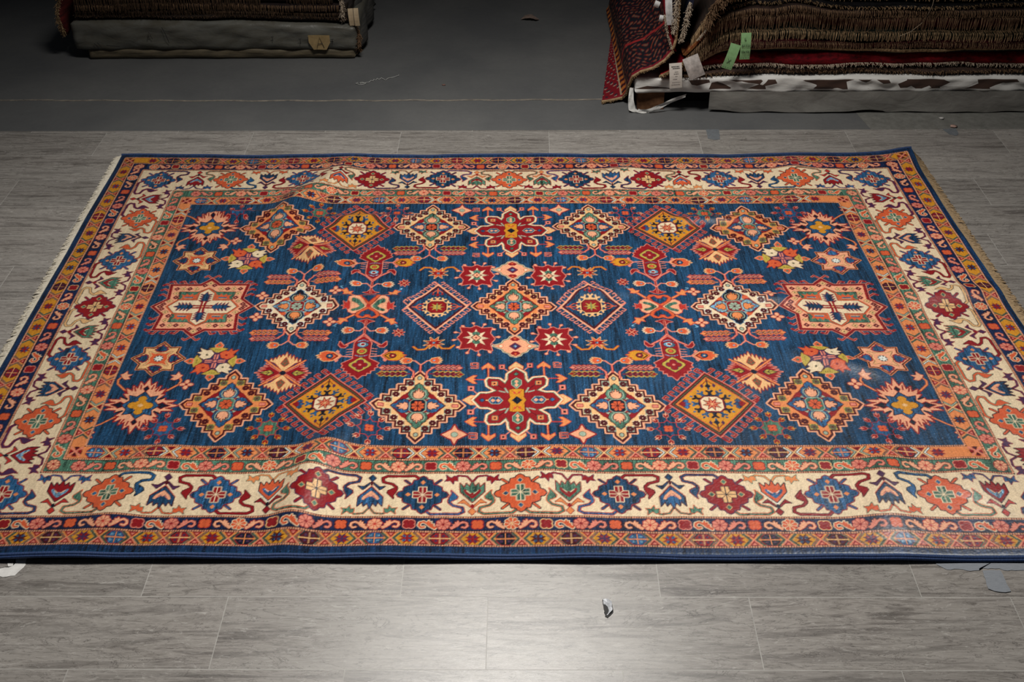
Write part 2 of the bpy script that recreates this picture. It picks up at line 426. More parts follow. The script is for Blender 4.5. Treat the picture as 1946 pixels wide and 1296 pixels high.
def red_flower(x, y, s):
    T = Tf(x, y, 1, s)
    pts = [(0,14.2),(2.5,11.6),(2.5,9.2),(3.4,7.2),(3.3,7.4)]
    quarter = [(0,14.2),(2.3,11.9),(2.4,9.4),(3.3,7.4),(5.1,9.6),(8.0,9.9),(8.5,8.9),(8.2,6.6),(5.6,4.3),(8.1,3.0),(10.4,2.9),(12.3,0)]
    for sx in (1,-1):
        for sy in (1,-1):
            Ts = T.sub(0,0,sx,sy)
            line(Ts, [(8.2,9.2),(8.2,15.0)], .6, 'L'); line(Ts, [(8.2,9.2),(8.2,15.0)], .25, 'A')
            line(Ts, [(8.2,9.4),(12.6,9.4)], .45, 'L')
            arrowhead(Ts, 8.2, 15.0, 1.5708, 'A', 'L', .9); arrowhead(Ts, 12.4, 9.4, 0, 'A', 'L', .9)
            line(Ts, [(2.0,13.0),(3.6,14.8)], .35, 'P'); shape(Ts, box(4.1,15.6,.75,.95), 'P', 'L', .15); fill(Ts, box(4.1,15.6,.3,.4), 'N')
            line(Ts, [(11.2,2.6),(12.6,4.4)], .35, 'P'); shape(Ts, box(13.2,5.3,.8,1.0), 'P', 'L', .15); fill(Ts, box(13.2,5.3,.32,.42), 'N')
    for sy in (1,-1):
        arrowhead(T.sub(0,0,1,sy), 0, 15.0, 1.5708, 'T', 'O'); arrowhead(T.sub(0,0,sy,1), 13.0, 0, 0, 'T', 'O')
    P = q4(quarter)
    line(T, P, 1.9, 'A', True); line(T, P, 1.5, 'C', True); line(T, P, .5, 'E', True); fill(T, P, 'R')
    for sx in (1,-1):
        for sy in (1,-1):
            Ts = T.sub(0,0,sx,sy)
            line(Ts, [(1.9,3.2),(5.8,7.2)], .25, 'D')
            shape(Ts, box(6.4,7.6,.75,.85), 'A', 'E', .2); fill(Ts, box(6.4,7.6,.3,.35), 'D')
            line(Ts, [(2.6,3.5),(3.4,5.4)], .5, 'e'); line(Ts, [(3.4,3.6),(5.0,4.2)], .5, 'e')
    for s in (1,-1):
        Ts = T.sub(0,0,1,s)
        shape(Ts, q4([(0,2.2),(1.2,1.3)]) if False else [(0,10.0),(1.3,8.8),(1.3,7.0),(0,5.4),(-1.3,7.0),(-1.3,8.8)], 'E', 'e', .25)
        fill(Ts, dia(0,8.4,.6,.9), 'S'); fill(Ts, dia(0,6.8,.6,.9), 'S'); shape(Ts, dia(0,11.9,.7,.8), 'E', 'D', .2)
        Ts = T.sub(0,0,s,1)
        shape(Ts, [(4.2,0),(5.2,1.4),(7.2,1.4),(8.2,0),(7.2,-1.4),(5.2,-1.4)], 'M', 'e', .25)
        fill(Ts, dia(5.4,0,.7,.8), 'S'); fill(Ts, dia(6.9,0,.7,.8), 'S'); line(Ts, [(8.2,0),(9.6,0)], .25, 'T'); shape(Ts, dia(10.0,0,.8,.8), 'M', 'D', .2)
    gp = q4([(1.0,5.0),(2.1,4.7),(2.1,2.6),(1.9,1.4),(2.6,0)])
    shape(T, gp, 'G', 'D', .16)
    for s in (1,-1):
        for q in (1,-1): fill(T, dia(q*.7, s*3.3, .45, .7), 'O'); line(T, [(0,s*2.6),(q*1.5,s*4.4)], .2, 'L')
    fill(T, dia(0,0,1.5,1.8), 'N')

def medallion(x, y):
    T = Tf(x, y)
    for sx in (1,-1):
        for sy in (1,-1):
            Ts = T.sub(0,0,sx,sy)
            for px in (5.4,8.8,12.2):
                line(Ts, [(px-1.0,12.4),(px+.3,14.6),(px+1.5,14.2)], .9, 'P'); line(Ts, [(px-1.0,12.4),(px+.3,14.6),(px+1.5,14.2)], .5, 'R')
                fill(Ts, dia(px+1.3,14.3,.8,.6), 'R')
            for py in (5.6,8.6,11.6):
                line(Ts, [(12.6,py),(14.6,py+1.6),(15.6,py+.9)], .9, 'P'); line(Ts, [(12.6,py),(14.6,py+1.6),(15.6,py+.9)], .5, 'R')
                fill(Ts, dia(15.4,py+1.0,.75,.7), 'R')
            line(Ts, [(0,16.2),(1.8,18.0),(2.6,17.2)], .8, 'P'); line(Ts, [(0,16.2),(1.8,18.0),(2.6,17.2)], .5, 'R')
    out = q4([(0,16.4),(3.4,12.9),(13.4,12.9),(12.6,4.4),(16.8,0)])
    line(T, out, .5, 'P', True); fill(T, out, 'D'); fill(T, q4([(0,16.0),(3.3,12.6),(13.1,12.6),(12.3,4.5),(16.4,0)]), 'R')
    band = q4([(0,15.0),(3.0,11.9),(12.3,11.9),(11.6,4.4),(15.6,0)])
    fill(T, band, 'S')
    inn = q4([(0,10.6),(2.9,8.4),(9.2,8.4),(8.9,3.8),(11.8,0)])
    shape(T, inn, 'E', 'D', .25); fill(T, q4([(0,10.2),(2.2,8.6),(2.4,8.3),(2.4,3.9),(8.9,3.9),(11.4,0)]), 'e')
    for sx in (1,-1):
        for sy in (1,-1):
            Ts = T.sub(0,0,sx,sy)
            fill(Ts, [(3.2,4.4),(3.2,7.2),(4.2,6.4),(4.8,7.6),(5.6,6.4),(6.6,7.4),(7.0,6.4),(8.4,7.0),(7.6,5.6),(8.2,4.4)], 'O')
            line(Ts, [(4.4,5.4),(6.8,5.4)], .5, 'M'); line(Ts, [(4.2,5.0),(7.0,5.0)], .3, 'e')
            for i, (cx, cy) in enumerate(((1.6,12.2),(4.2,10.2),(6.3,10.2),(8.4,10.2),(10.6,10.2),(10.3,7.6),(9.9,5.2),(11.4,3.2),(13.0,1.4))):
                if i % 2 == 0: shape(Ts, dia(cx,cy,1.0,1.05), 'D', 'P', .15); fill(Ts, dia(cx,cy,.35,.4), 'P')
                else: shape(Ts, dia(cx,cy,1.0,1.05), 'T', 'K', .12); fill(Ts, dia(cx,cy,.35,.4), 'g')
    for s in (1,-1):
        shape(T, dia(0,s*13.4,1.1,1.2), 'T', 'K', .12); fill(T, dia(0,s*13.4,.4,.45), 'g')
        shape(T, dia(s*13.9,0,1.1,1.0), 'D', 'P', .15); fill(T, dia(s*13.9,0,.4,.4), 'P')
    cr = q4([(0,10.0),(2.4,7.6),(2.4,3.5),(8.6,3.5),(11.2,0)])
    line(T, cr, 1.3, 'O', True); line(T, cr, .4, 'D', True); fill(T, cr, 'C')
    for k in range(4):
        L0, wd = ((9.4,1.0),(8.4,1.0))[k % 2]
        Tk = T.sub(0,0,1,1,k*1.5708)
        up = [(L0,0),(L0-1.4,.55)]
        for i in range(4):
            bx = L0-1.5-i*1.15
            up += [(bx,1.0),(bx+.25,2.3 if k % 2 == 0 else 1.9),(bx-.75,.9)]
        up += [(3.2,.7),(3.2,0)]
        shape(Tk, up+[(a,-b) for a, b in reversed(up)], 'B', 'R', .18)
        fill(Tk, [(0,.9),(3.2,1.0),(3.2,.25),(0,.15)], 'R'); fill(Tk, [(0,-.9),(3.2,-1.0),(3.2,-.25),(0,-.15)], 'R')
    fill(T, ell(0,0,.8,.8,8), 'R'); fill(T, ell(0,0,.35,.4,8), 'T')

def palmette(x, y, sx, sy, bud='G'):
    T = Tf(x, y, sx, sy)
    # tendrils
    for sd in (1,-1):
        tl = [(sd*4.6,4.6),(sd*6.6,6.8),(sd*9.0,9.2),(sd*9.4,11.0),(sd*8.8,12.2)]
        line(T, tl, .8, 'R'); line(T, tl, .5, 'A')
        shape(T, [(sd*9.3,13.6),(sd*8.6,12.2),(sd*7.4,11.2),(sd*6.0,11.6),(sd*6.9,12.6),(sd*5.8,13.6),(sd*7.3,13.6),(sd*7.7,15.2),(sd*8.5,13.9)], 'S', 'R', .2)
    tl = [(5.4,-4.8),(9.0,-8.2),(12.2,-10.2),(12.4,-12.0)]
    line(T, tl, .7, 'R'); line(T, tl, .42, 'A')
    shape(T, [(12.4,-11.6),(10.8,-11.0),(9.8,-11.8),(10.8,-12.6),(9.9,-14.0),(11.6,-13.6),(12.4,-15.0),(13.0,-13.6)], 'S', 'R', .2)
    P = []
    ka = np.radians([0,12,22,29,36,46,58,70,80,90]); kr = [10.0,9.2,7.6,5.6,6.4,8.4,8.3,8.8,9.8,10.8]
    n = 28
    for i in range(2*n):
        t = 2*math.pi*i/(2*n); q = t % math.pi; q = min(q, math.pi-q)
        r = float(np.interp(q, ka, kr))*(1.10 if i % 2 == 0 else .84)
        P.append((r*math.cos(t), r*math.sin(t)))
    shape(T, P, 'S', 'R', .38)
    for s in (1,-1):
        shape(T.sub(0,0,s,1), [(4.2,0),(6.2,1.3),(7.0,.6),(8.4,0),(7.0,-.6),(6.2,-1.3)], 'N', 'R', .3)
        shape(T.sub(0,0,1,s), [(0,6.0),(.8,7.2),(0,8.4),(-.8,7.2)], 'N', 'R', .2)
        for q in (1,-1):
            line(T, [(q*4.6, s*2.6),(q*6.0, s*3.3)], .7, 'N'); line(T, [(q*1.6, s*7.0),(q*1.9, s*8.8)], .45, 'R'); line(T, [(q*5.0, s*5.0),(q*6.2, s*6.2)], .5, 'R'); line(T, [(q*7.6, s*1.1),(q*9.2, s*1.4)], .4, 'R'); line(T, [(q*3.0, s*6.2),(q*3.6, s*7.8)], .5, 'R')
    st = q4([(0,5.9),(1.9,3.6),(4.2,4.2),(3.6,2.0),(5.4,0)])
    shape(T, st, 'M', 'R', .2); line(T, st, .22, 'N', True)
    flower(T, 0, 0, 3.3, 4, bud, 'T', 'N', 0, 1.15, .42, .18)
    for k in range(4):
        t = .785+k*1.571
        shape(T, ell(2.9*math.cos(t), 3.3*math.sin(t), 1.0, .8, 8, t), 'M', 'N', .14); line(T, [(.8*math.cos(t),.9*math.sin(t)),(1.9*math.cos(t),2.2*math.sin(t))], .5, bud)

def star_eight(x, y, dark):
    T = Tf(x, y)
    P = q4([(0,8.3),(2.7,5.4),(5.6,5.6),(5.2,2.9),(8.2,0)])
    line(T, P, .5, 'A', True); fill(T, P, 'D'); fill(T, q4([(0,7.7),(2.5,5.0),(5.1,5.2),(4.7,2.7),(7.6,0)]), 'T' if dark else 'S')
    for k in range(4):
        Tk = T.sub(0,0,1,1,k*1.5708)
        f = 7.0 if k % 2 else 6.8
        shape(Tk, [(f,0),(f-1.0,.5),(f-1.5,1.5),(f-2.1,1.2),(f-2.4,1.9),(f-3.2,1.3),(f-3.4,0),(f-3.2,-1.3),(f-2.4,-1.9),(f-2.1,-1.2),(f-1.5,-1.5),(f-1.0,-.5)], 'B' if dark else 'M', 'R', .4)
    P2 = q4([(0,2.9),(1.5,2.5),(3.6,3.4),(2.4,1.5),(2.9,0)])
    shape(T, P2, 'O' if dark else 'S', 'D', .3); line(T, P2, .3, 'T', True)
    fill(T, ell(0,0,1.5,1.6,10), 'N'); flower(T, 0, 0, 1.3, 8, 'W', None, None, 0, 1.05, .3)

def floral_cross(x, y, sx, sy):
    T = Tf(x, y, sx, sy)
    for k in range(4):
        Tk = T.sub(0,0,1,1,k*1.5708)
        L = 8.8
        line(Tk, [(3.0,2.2),(5.4,3.6)], .9, 'N')
        shape(Tk, [(3.8,0),(6.0,2.9),(6.6,1.0),(7.0,.9),(7.0,-.9),(6.6,-1.0),(6.0,-2.9)], 'Y', 'D', .25)
        for q in (-.5,.2,.8): fill(Tk, box(5.5,q,.14,.14), 'K')
        shape(Tk, [(6.6,.9),(7.6,1.2),(9.2,0),(7.6,-1.2),(6.6,-.9)], 'O', 'S', .22); fill(Tk, ell(7.6,0,.5,.45,8), 'E')
        Td = T.sub(0,0,1,1,k*1.5708+.785)
        c = ('O','C')[k % 2]
        shape(Td, [(2.3,0),(3.2,1.9),(5.2,2.3),(5.6,1.1),(7.2,1.5),(6.6,.2),(8.4,-.4),(5.9,-1.2),(5.4,-2.3),(3.2,-1.9)], c, 'D' if c == 'C' else 'R', .22)
        fill(Td, ell(4.2,0,.5,.4,6), 'g' if c == 'C' else 'R')
    for a in (0,1.5708):
        line(T.sub(0,0,1,1,a), [(-3.2,0),(3.2,0)], 1.7, 'V'); line(T.sub(0,0,1,1,a), [(-3.0,.4),(3.0,.4)], .45, 'P'); line(T.sub(0,0,1,1,a), [(-3.0,-.4),(3.0,-.4)], .45, 'P')
    for a in (.785,2.356): line(T.sub(0,0,1,1,a), [(-2.0,0),(2.0,0)], .6, 'V')
    fill(T, ell(0,0,.5,.5,8), 'P')

def x_leaf(x, y):
    T = Tf(x, y)
    def fan(Tk, L, half, c, o, leaf, core):
        p = [(.8,0),(2.6,1.9),(half-.4,half),]
        tip = []
        ys = np.linspace(half, -half, 10)
        out = [(.6,0),(4.2,3.0),(5.0,4.7)]
        for i in range(9):
            f = i/8; yy = 4.4*(1-2*f); base = L-2.6-abs(yy)*.62
            out += [(base+1.9-(.3 if i % 2 else 0), yy), (base, yy-.5)]
        out += [(5.0,-4.7),(4.2,-3.0)]
        shape(Tk, out, c, o, .28)
        shape(Tk, [(2.8,0),(4.0,1.2),(5.2,.7),(6.6,0),(5.2,-.7),(4.0,-1.2)], leaf, core, .22)
        line(Tk, [(2.8,0),(6.2,0)], .22, core); line(Tk, [(4.0,0),(4.8,.9)], .2, core); line(Tk, [(4.0,0),(4.8,-.9)], .2, core)
    for s in (1,-1):
        fan(T.sub(0,0,s,1), 9.0, 4.0, 'R', 'P', 'Y', 'N')
    for s in (1,-1):
        fan(T.sub(0,0,1,s,0) if False else (lambda pts, T=T, s=s: T([(b, s*a*1.1) for a, b in pts])), 9.6, 4.0, 'T', 'R', 'g', 'L')
        for q in (1,-1): line(T, [(q*.8,s*1.0),(q*6.0,s*5.9)], .85, 'R'); line(T, [(q*.8,s*1.0),(q*6.0,s*5.9)], .55, 'A')
    fill(T, dia(0,0,1.2,1.2), 'N')

def red_star_small(x, y):
    T = Tf(x, y)
    for k in range(12):
        t = math.pi*2*k/12+.13
        if k % 3 == 1: pass
        r = 7.4
        c, s = math.cos(t), math.sin(t)
        line(T, [(3.5*c,4.4*s),(r*.82*c,r*1.0*s)], .35, 'P')
        shape(T, [(r*.95*c-.5*s, r*1.1*s+.5*c),(r*1.02*c,r*1.16*s),(r*.95*c+.5*s,r*1.1*s-.5*c),(r*.78*c,r*.95*s)], 'S', 'L', .16)
    P = q4([(0,6.3),(1.7,5.1),(4.9,5.7),(4.3,2.6),(5.7,0)])
    shape(T, P, 'R', 'P', .28)
    fill(T, star(0,0,4.0,1.8,8,0,1.15), 'C')
    for s in (1,-1): fill(T, ell(0,s*2.0,1.3,1.1,8), 'E')
    line(T, [(-3.6,0),(3.6,0)], .2, 'K')
    shape(T, dia(0,0,1.3,1.5), 'S', 'D', .3); fill(T, dia(0,0,.4,.5), 'R')

def rosette_center(x, y):
    T = Tf(x, y)
    P = q4([(0,5.2),(1.4,4.6),(1.9,3.4),(3.4,2.6),(3.9,1.4),(6.6,0)])
    line(T, P, .9, 'C', True); line(T, P, .5, 'E', True); fill(T, P, 'S')
    for s in (1,-1):
        fill(T, [(0,s*4.9),(1.6,s*3.6),(.8,s*2.6),(-.8,s*2.6),(-1.6,s*3.6)], 'R'); fill(T, dia(0,s*3.8,.5,.6), 'O')
        shape(T, dia(s*4.4,0,.7,.8), 'C', 'O', .22)
    shape(T, dia(0,0,1.7,1.7), 'V', 'R', .2); fill(T, dia(0,0,.6,.6), 'b')

def spray(T, x, y, ang, c, o, k=1.0, eye='b'):
    """little spiky thistle head pointing along ang"""
    Tk = (lambda pts, T=T, s=Tf(x, y, 1, 1, ang, k): T(s(pts)))
    shape(Tk, [(-1.0,0),(-.4,1.1),(.7,1.4),(2.1,1.6),(1.5,.9),(2.7,.9),(1.9,.3),(3.0,0),(1.9,-.3),(2.7,-.9),(1.5,-.9),(2.1,-1.6),(.7,-1.4),(-.4,-1.1)], c, o, .24)
    fill(Tk, ell(.3,0,.42,.42,8), eye)

def crab(x, y):
    T = Tf(x, y)
    for s in (1,-1):
        for q in (1,-1):
            Ts = T.sub(0,0,q,s)
            line(Ts, [(4.2,4.6),(7.0,7.0),(8.6,9.2)], 1.0, 'L'); line(Ts, [(4.2,4.6),(7.0,7.0),(8.6,9.2)], .6, 'A')
            shape(Ts, [(6.4,7.2),(5.9,8.4),(7.2,8.0),(8.0,9.8),(8.8,8.8),(9.8,9.0),(8.6,7.6),(8.9,6.5),(7.4,6.6)], 'A', 'L', .2)
            line(Ts, [(9.0,9.4),(10.2,10.6),(9.4,10.8)], .35, 'b')
        # stem with flowers and the tall shield
        Ts = T.sub(0,0,1,s)
        shape(Ts, [(-2.6,8.2),(-1.2,8.6),(0,10.4),(1.2,8.6),(2.6,8.2),(1.4,7.6),(0,7.0),(-1.4,7.6)], 'R', 'P', .2)
        line(Ts, [(0,8.0),(0,15.0)], .8, 'P'); line(Ts, [(0,8.0),(0,15.0)], .45, 'R')
        for q in (1,-1):
            line(Ts, [(0,11.2),(q*1.6,13.4),(q*3.6,13.2)], .5, 'P')
            spray(Ts, q*4.4, 13.0, 0 if q > 0 else math.pi, 'O', 'C', .95)
            line(Ts, [(0,14.8),(q*2.4,18.0),(q*5.2,20.2)], .8, 'L'); line(Ts, [(0,14.8),(q*2.4,18.0),(q*5.2,20.2)], .45, 'P')
            shape(Ts, [(q*4.6,20.6),(q*5.8,20.6),(q*7.2,18.6),(q*7.4,20.4),(q*6.6,21.6),(q*5.4,21.6)], 'R', 'P', .25)
            for i in range(3):
                line(Ts, [(q*2.6,22.2+i*1.3),(q*4.6,20.9+i*1.3+1.6)], .3, 'P')
            # side branch with big bud
            line(Ts, [(q*2.6,26.2),(q*4.6,26.0),(q*6.0,25.8),(q*7.4,27.6)], .55, 'P'); line(Ts, [(q*6.0,25.8),(q*7.4,24.0)], .55, 'P')
            fill(Ts, dia(q*7.4,27.9,.7,.9), 'P'); fill(Ts, dia(q*7.4,23.7,.7,.9), 'P')
            c = 'G' if q*x < 0 else 'O'
            bud = [(q*6.6,25.8),(q*8.6,28.0),(q*11.0,28.2),(q*12.2,27.4),(q*11.8,26.9),(q*13.2,26.6),(q*12.4,26.0),(q*13.6,25.6),(q*12.2,25.0),(q*12.6,24.3),(q*10.8,23.5),(q*8.6,23.9)]
            shape(Ts, bud, c, 'T' if c == 'O' else 'L', .25)
            line(Ts, [(q*7.2,25.8),(q*8.6,27.2),(q*10.0,26.8)], .35, 'D'); line(Ts, [(q*7.2,25.8),(q*8.6,24.6),(q*10.0,25.0)], .35, 'D')
            shape(Ts, ell(q*9.6,25.8,.9,.9,8), 'R' if c == 'G' else 'M', 'N', .28); fill(Ts, ell(q*9.6,25.8,.35,.35,6), 'T')
        body = h2([(0,16.0),(1.6,17.6),(2.6,19.4),(2.5,25.0),(2.4,27.0),(5.6,29.4),(5.0,30.4),(5.4,31.4),(4.4,31.8),(4.6,33.0),(3.4,33.2),(3.5,34.4),(2.4,34.4),(2.3,35.6),(1.2,35.6),(0,37.4)])
        shape(Ts, body, 'R', 'P', .28)
        shape(Ts, h2([(0,26.4),(1.4,27.6),(2.0,28.4),(3.2,29.4),(3.4,30.4),(2.4,31.6),(1.2,32.8),(0,33.8)]), 'Y', 'D', .2)
        flower(Ts, 0, 30.2, 2.0, 4, 'R', 'P', 'V', 0, 1.15, .5, .22)
        shape(Ts, ell(0,23.4,1.6,1.5,10), 'Y', 'N', .2); shape(Ts, ell(0,23.4,.7,.7,8), 'O', 'D', .2)
        shape(Ts, ell(0,20.2,1.7,1.2,10), 'b', 'N', .2); shape(Ts, ell(0,20.0,.7,.6,8), 'R', 'W', .2)
        line(Ts, [(-1.8,25.4),(-.8,25.9),(.8,25.9),(1.8,25.4)], .3, 'b'); line(Ts, [(-1.5,18.6),(0,17.8),(1.5,18.6)], .35, 'b')
    # four hearts
    for k in range(4):
        Tk = T.sub(0,0,1,1.12,k*1.5708)
        H = [(0,0),(1.5,1.6),(3.2,3.1),(4.9,3.5),(6.3,2.6),(6.5,1.3),(5.9,0)]
        H = H+[(a,-b) for a, b in reversed(H[1:-1])]
        if k % 2 == 0:
            shape(Tk, H, 'S', 'L', .22)
            line(Tk, [(1.9,0),(3.3,1.2),(4.8,1.7)], 1.35, 'E'); line(Tk, [(1.9,0),(3.3,-1.2),(4.8,-1.7)], 1.35, 'E')
            shape(Tk, [(5.9,1.0),(6.6,1.6),(7.0,.8),(8.2,1.3),(7.8,.2),(8.8,0),(7.8,-.2),(8.2,-1.3),(7.0,-.8),(6.6,-1.6),(5.9,-1.0)], 'L', 'P', .15)
        else:
            shape(Tk, H, 'O', 'D', .2)
            shape(Tk, [(1.5,0),(3.0,1.7),(4.7,2.4),(5.6,1.3),(4.3,.6),(4.3,-.6),(5.6,-1.3),(4.7,-2.4),(3.0,-1.7)], 'B', 'R', .25)
    fill(T, ell(0,0,.8,.8,8), 'L')

def wheat(T, x0, x1, y, c1, c2, n=5):
    d = 1 if x1 > x0 else -1
    st = (x1-x0)/n
    line(T, [(x0-d*1.0,y),(x1,y)], .35, c1)
    for i in range(n):
        xx = x0+st*(i+.25)
        for q in (1,-1):
            shape(T, [(xx,y),(xx-d*.1,y+q*.9),(xx+d*.9,y+q*1.3),(xx+d*1.5,y+q*.5)], c1, None)
            line(T, [(xx+d*.1,y+q*.15),(xx+d*.9,y+q*.75)], .3, 'N'); line(T, [(xx-d*.4,y+q*.6),(xx+d*.6,y+q*1.3),(xx+d*1.3,y+q*1.1)], .3, c2)
    shape(T, dia(x1,y,.9,.7), c1, c2, .15)

def ears(x, y, s, warm):
    T = Tf(x, y, 1, s)
    line(T, [(0,15.2),(0,18.6)], .75, 'L'); line(T, [(0,15.2),(0,18.6)], .3, 'P')
    for q in (1,-1):
        line(T, [(0,18.4),(q*1.8,20.4),(q*2.8,20.6)], .5, 'P')
        spray(T, q*3.6, 20.6, 0 if q > 0 else math.pi, 'O', 'T', .9)
        line(T, [(q*1.9,12.6),(q*2.0,15.2),(q*3.8,17.2)], .7, 'L'); line(T, [(q*1.9,12.6),(q*2.0,15.2),(q*3.8,17.2)], .35, 'P')
        wheat(T, q*4.2, q*11.6, 17.2, 'P', 'R')
        wheat(T, q*3.9, q*12.0, 14.2, 'R' if warm else 'A', 'Y' if warm else 'O')

def cross4(x, y):
    T = Tf(x, y); flower(T, 0, 0, 1.85, 4, 'S', 'R', 'R', 0, 1.15, .36, .26)
def red_dot(x, y):
    T = Tf(x, y); shape(T, star(0,0,1.9,1.0,8,.2,1.1), 'R', 'P', .2); line(T, [(-.8,-.9),(.8,.9)], .2, 'S'); line(T, [(-.8,.9),(.8,-.9)], .2, 'S')
def moustache(x, y, s):
    T = Tf(x, y, 1, s)
    for q in (1,-1):
        p = [(q*1.0,-.6),(q*2.6,-3.0),(q*4.9,-3.2),(q*6.2,-1.6)]
        line(T, p, .85, 'L'); line(T, p, .5, 'G')
    shape(T, star(0,.3,3.4,1.4,8,.39,.95), 'R', 'T', .2)
    for a in (1.178,1.963,4.32,5.105): fill(T, ell(1.7*math.cos(a),.3+1.6*math.sin(a),1.0,.45,8,a), 'O')
    fill(T, ell(0,.3,.5,.5,8), 'b')
def snowflake(x, y, kind):
    T = Tf(x, y, k=.92); a, b, c = kind
    for k in range(8):
        t = k*math.pi/4; r = 5.3 if k % 2 == 0 else 4.7
        cc, ss = math.cos(t), math.sin(t)
        line(T, [(2.6*cc,2.9*ss),(r*.8*cc,r*.9*ss)], .3, a)
        Tk = (lambda pts, T=T, s=Tf(r*cc, r*1.12*ss, 1, 1, t): T(s(pts)))
        shape(Tk, [(-.9,0),(-.2,.8),(1.0,.7),(.5,.2),(1.6,0),(.5,-.2),(1.0,-.7),(-.2,-.8)], 'R', b, .12); line(Tk, [(.2,0),(1.3,0)], .3, b)
    P = q4([(0,3.8),(.9,2.7),(2.4,2.7),(2.4,1.1),(3.4,0)])
    line(T, P, .5, a, True); fill(T, P, c)
    flower(T, 0, 0, 1.35, 4, 'O', None, 'R', .785, 1.1, .5, .16)
def star_four(x, y):
    T = Tf(x, y)
    shape(T, q4([(0,3.9),(.75,1.9),(1.6,1.4),(3.5,0)]), 'S', 'R', .42); shape(T, ell(0,0,.9,1.0,8), 'e', 'g', .2)
def e_mark(x, y, sx, sy):
    T = Tf(x, y, sx, sy)
    for p in ([(-.9,1.1),(-.9,-1.1)],[(-.9,1.1),(1.0,1.1)],[(-.9,-1.1),(.4,-1.1)],[(-.9,0),(1.0,.1),(1.0,-.9)]):
        line(T, p, .62, 'P'); line(T, p, .3, 'R')

def draw_field():
    fill(Tf(), [(-HX,-HY),(HX,-HY),(HX,HY),(-HX,HY)], 'B')
    tan = ('T','e','C','E','M','N','O','S','R')
    org = ('A','Y',None,'M','M','E','O','S','R')
    for sx in (1,-1):
        for sy in (1,-1):
            stepped(sx*28.3, sy*48.9, tan); ears(sx*28.3, sy*48.9, -sy, True)
            stepped(sx*83.6, sy*48.1, org)
            hooked_gold(sx*54.9, sy*48.2)
            palmette(sx*108.3, sy*48.6, sx, -sy)
            star_eight(sx*108.3, sy*27.1, sx < 0)
            floral_cross(sx*90.8, sy*28.2, sx, sy)
            x_leaf(sx*69.3, sy*33.8)
            red_star_small(sx*11.9, sy*17.5)
            red_dot(sx*36.0, sy*13.9); moustache(sx*24.8, sy*19.7, -sy)
            cross4(sx*58.2, sy*8.5); cross4(sx*82.0, sy*6.0); cross4(sx*97.0, sy*39.3)
            snowflake(sx*41.3, sy*58.6, ('L','S','B')); snowflake(sx*69.6, sy*58.5, ('L','G','E')); snowflake(sx*99.4, sy*58.5, ('R','P','M'))
            star_four(sx*17.6, sy*61.0); e_mark(sx*12.2, sy*30.4, sx, sy); e_mark(sx*12.4, sy*61.6, sx, -sy)
        medallion(sx*100.6, 0); crab(sx*46.6, 0); hooked_blue(sx*24.6, 0)
        stepped(sx*69.8, 0, ('C','W','C','N','b','R','e','A','O')); ears(sx*69.8, 0, 1, False); ears(sx*69.8, 0, -1, False)
        red_flower(0, sx*46.3, sx); rosette_center(0, sx*20.9)
    stepped(0, 0, ('A','S','T','E','E','M','O','S','R'))

# ------------------------------------------------------------------ borders
LB = [0,1.8,2.5,6.4,7.2,11.4,12.2,27.5,28.3,32.6,33.4,37.8,38.6]      # band edges on the long sides
SB = [0,1.6,2.3,6.1,6.8,11.3,12.0,27.1,27.8,31.6,32.3,36.1,36.7]      # and on the short ones
def rect_in(i):
    return -HX+SB[i]+.6, HX-SB[i]-.6, -HY+LB[i]+.6, HY-LB[i]-.6
def ring(i, c):
    x0, x1, y0, y1 = rect_in(i); fill(Tf(), [(x0,y0),(x1,y0),(x1,y1),(x0,y1)], c)
def beaded(i, j):
    """thin guard stripe: dark line, salmon beads, dark line"""
    ring(i, 'K')
    x0, x1, y0, y1 = rect_in(i); X0, X1, Y0, Y1 = rect_in(j)
    cx, cy = (x0+X0)/2, (y0+Y0)/2; w = (abs(X0-x0)+abs(Y0-y0))/2
    T = Tf(); P = [(cx,cy),(-cx,cy),(-cx,-cy),(cx,-cy)]
    line(T, P, w*.62, 'D', True)
    for a, b in zip(P, P[1:]+P[:1]):
        L = math.hypot(b[0]-a[0], b[1]-a[1]); n = int(L/.62)
        for k in range(n):
            f = (k+.5)/n; px, py = a[0]+(b[0]-a[0])*f, a[1]+(b[1]-a[1])*f
            fill(T, box(px, py, .2 if abs(b[0]-a[0]) > 1 else .22, .24), 'S')

def four_sides(i, j):
    """frames for a band: (transform factory along/across, length) ; local y points to the carpet's middle"""
    x0, x1, y0, y1 = rect_in(i); X0, X1, Y0, Y1 = rect_in(j)
    return [(lambda u, v=(y0+Y0)/2: Tf(u, v, 1, 1), X1-X0, 'n'), (lambda u, v=(y1+Y1)/2: Tf(u, v, 1, -1), X1-X0, 'f'),
            (lambda u, v=(x0+X0)/2: Tf(v, u, -1, 1, -math.pi/2), Y1-Y0, 'l'), (lambda u, v=(x1+X1)/2: Tf(v, u, 1, 1, math.pi/2), Y1-Y0, 'r')]

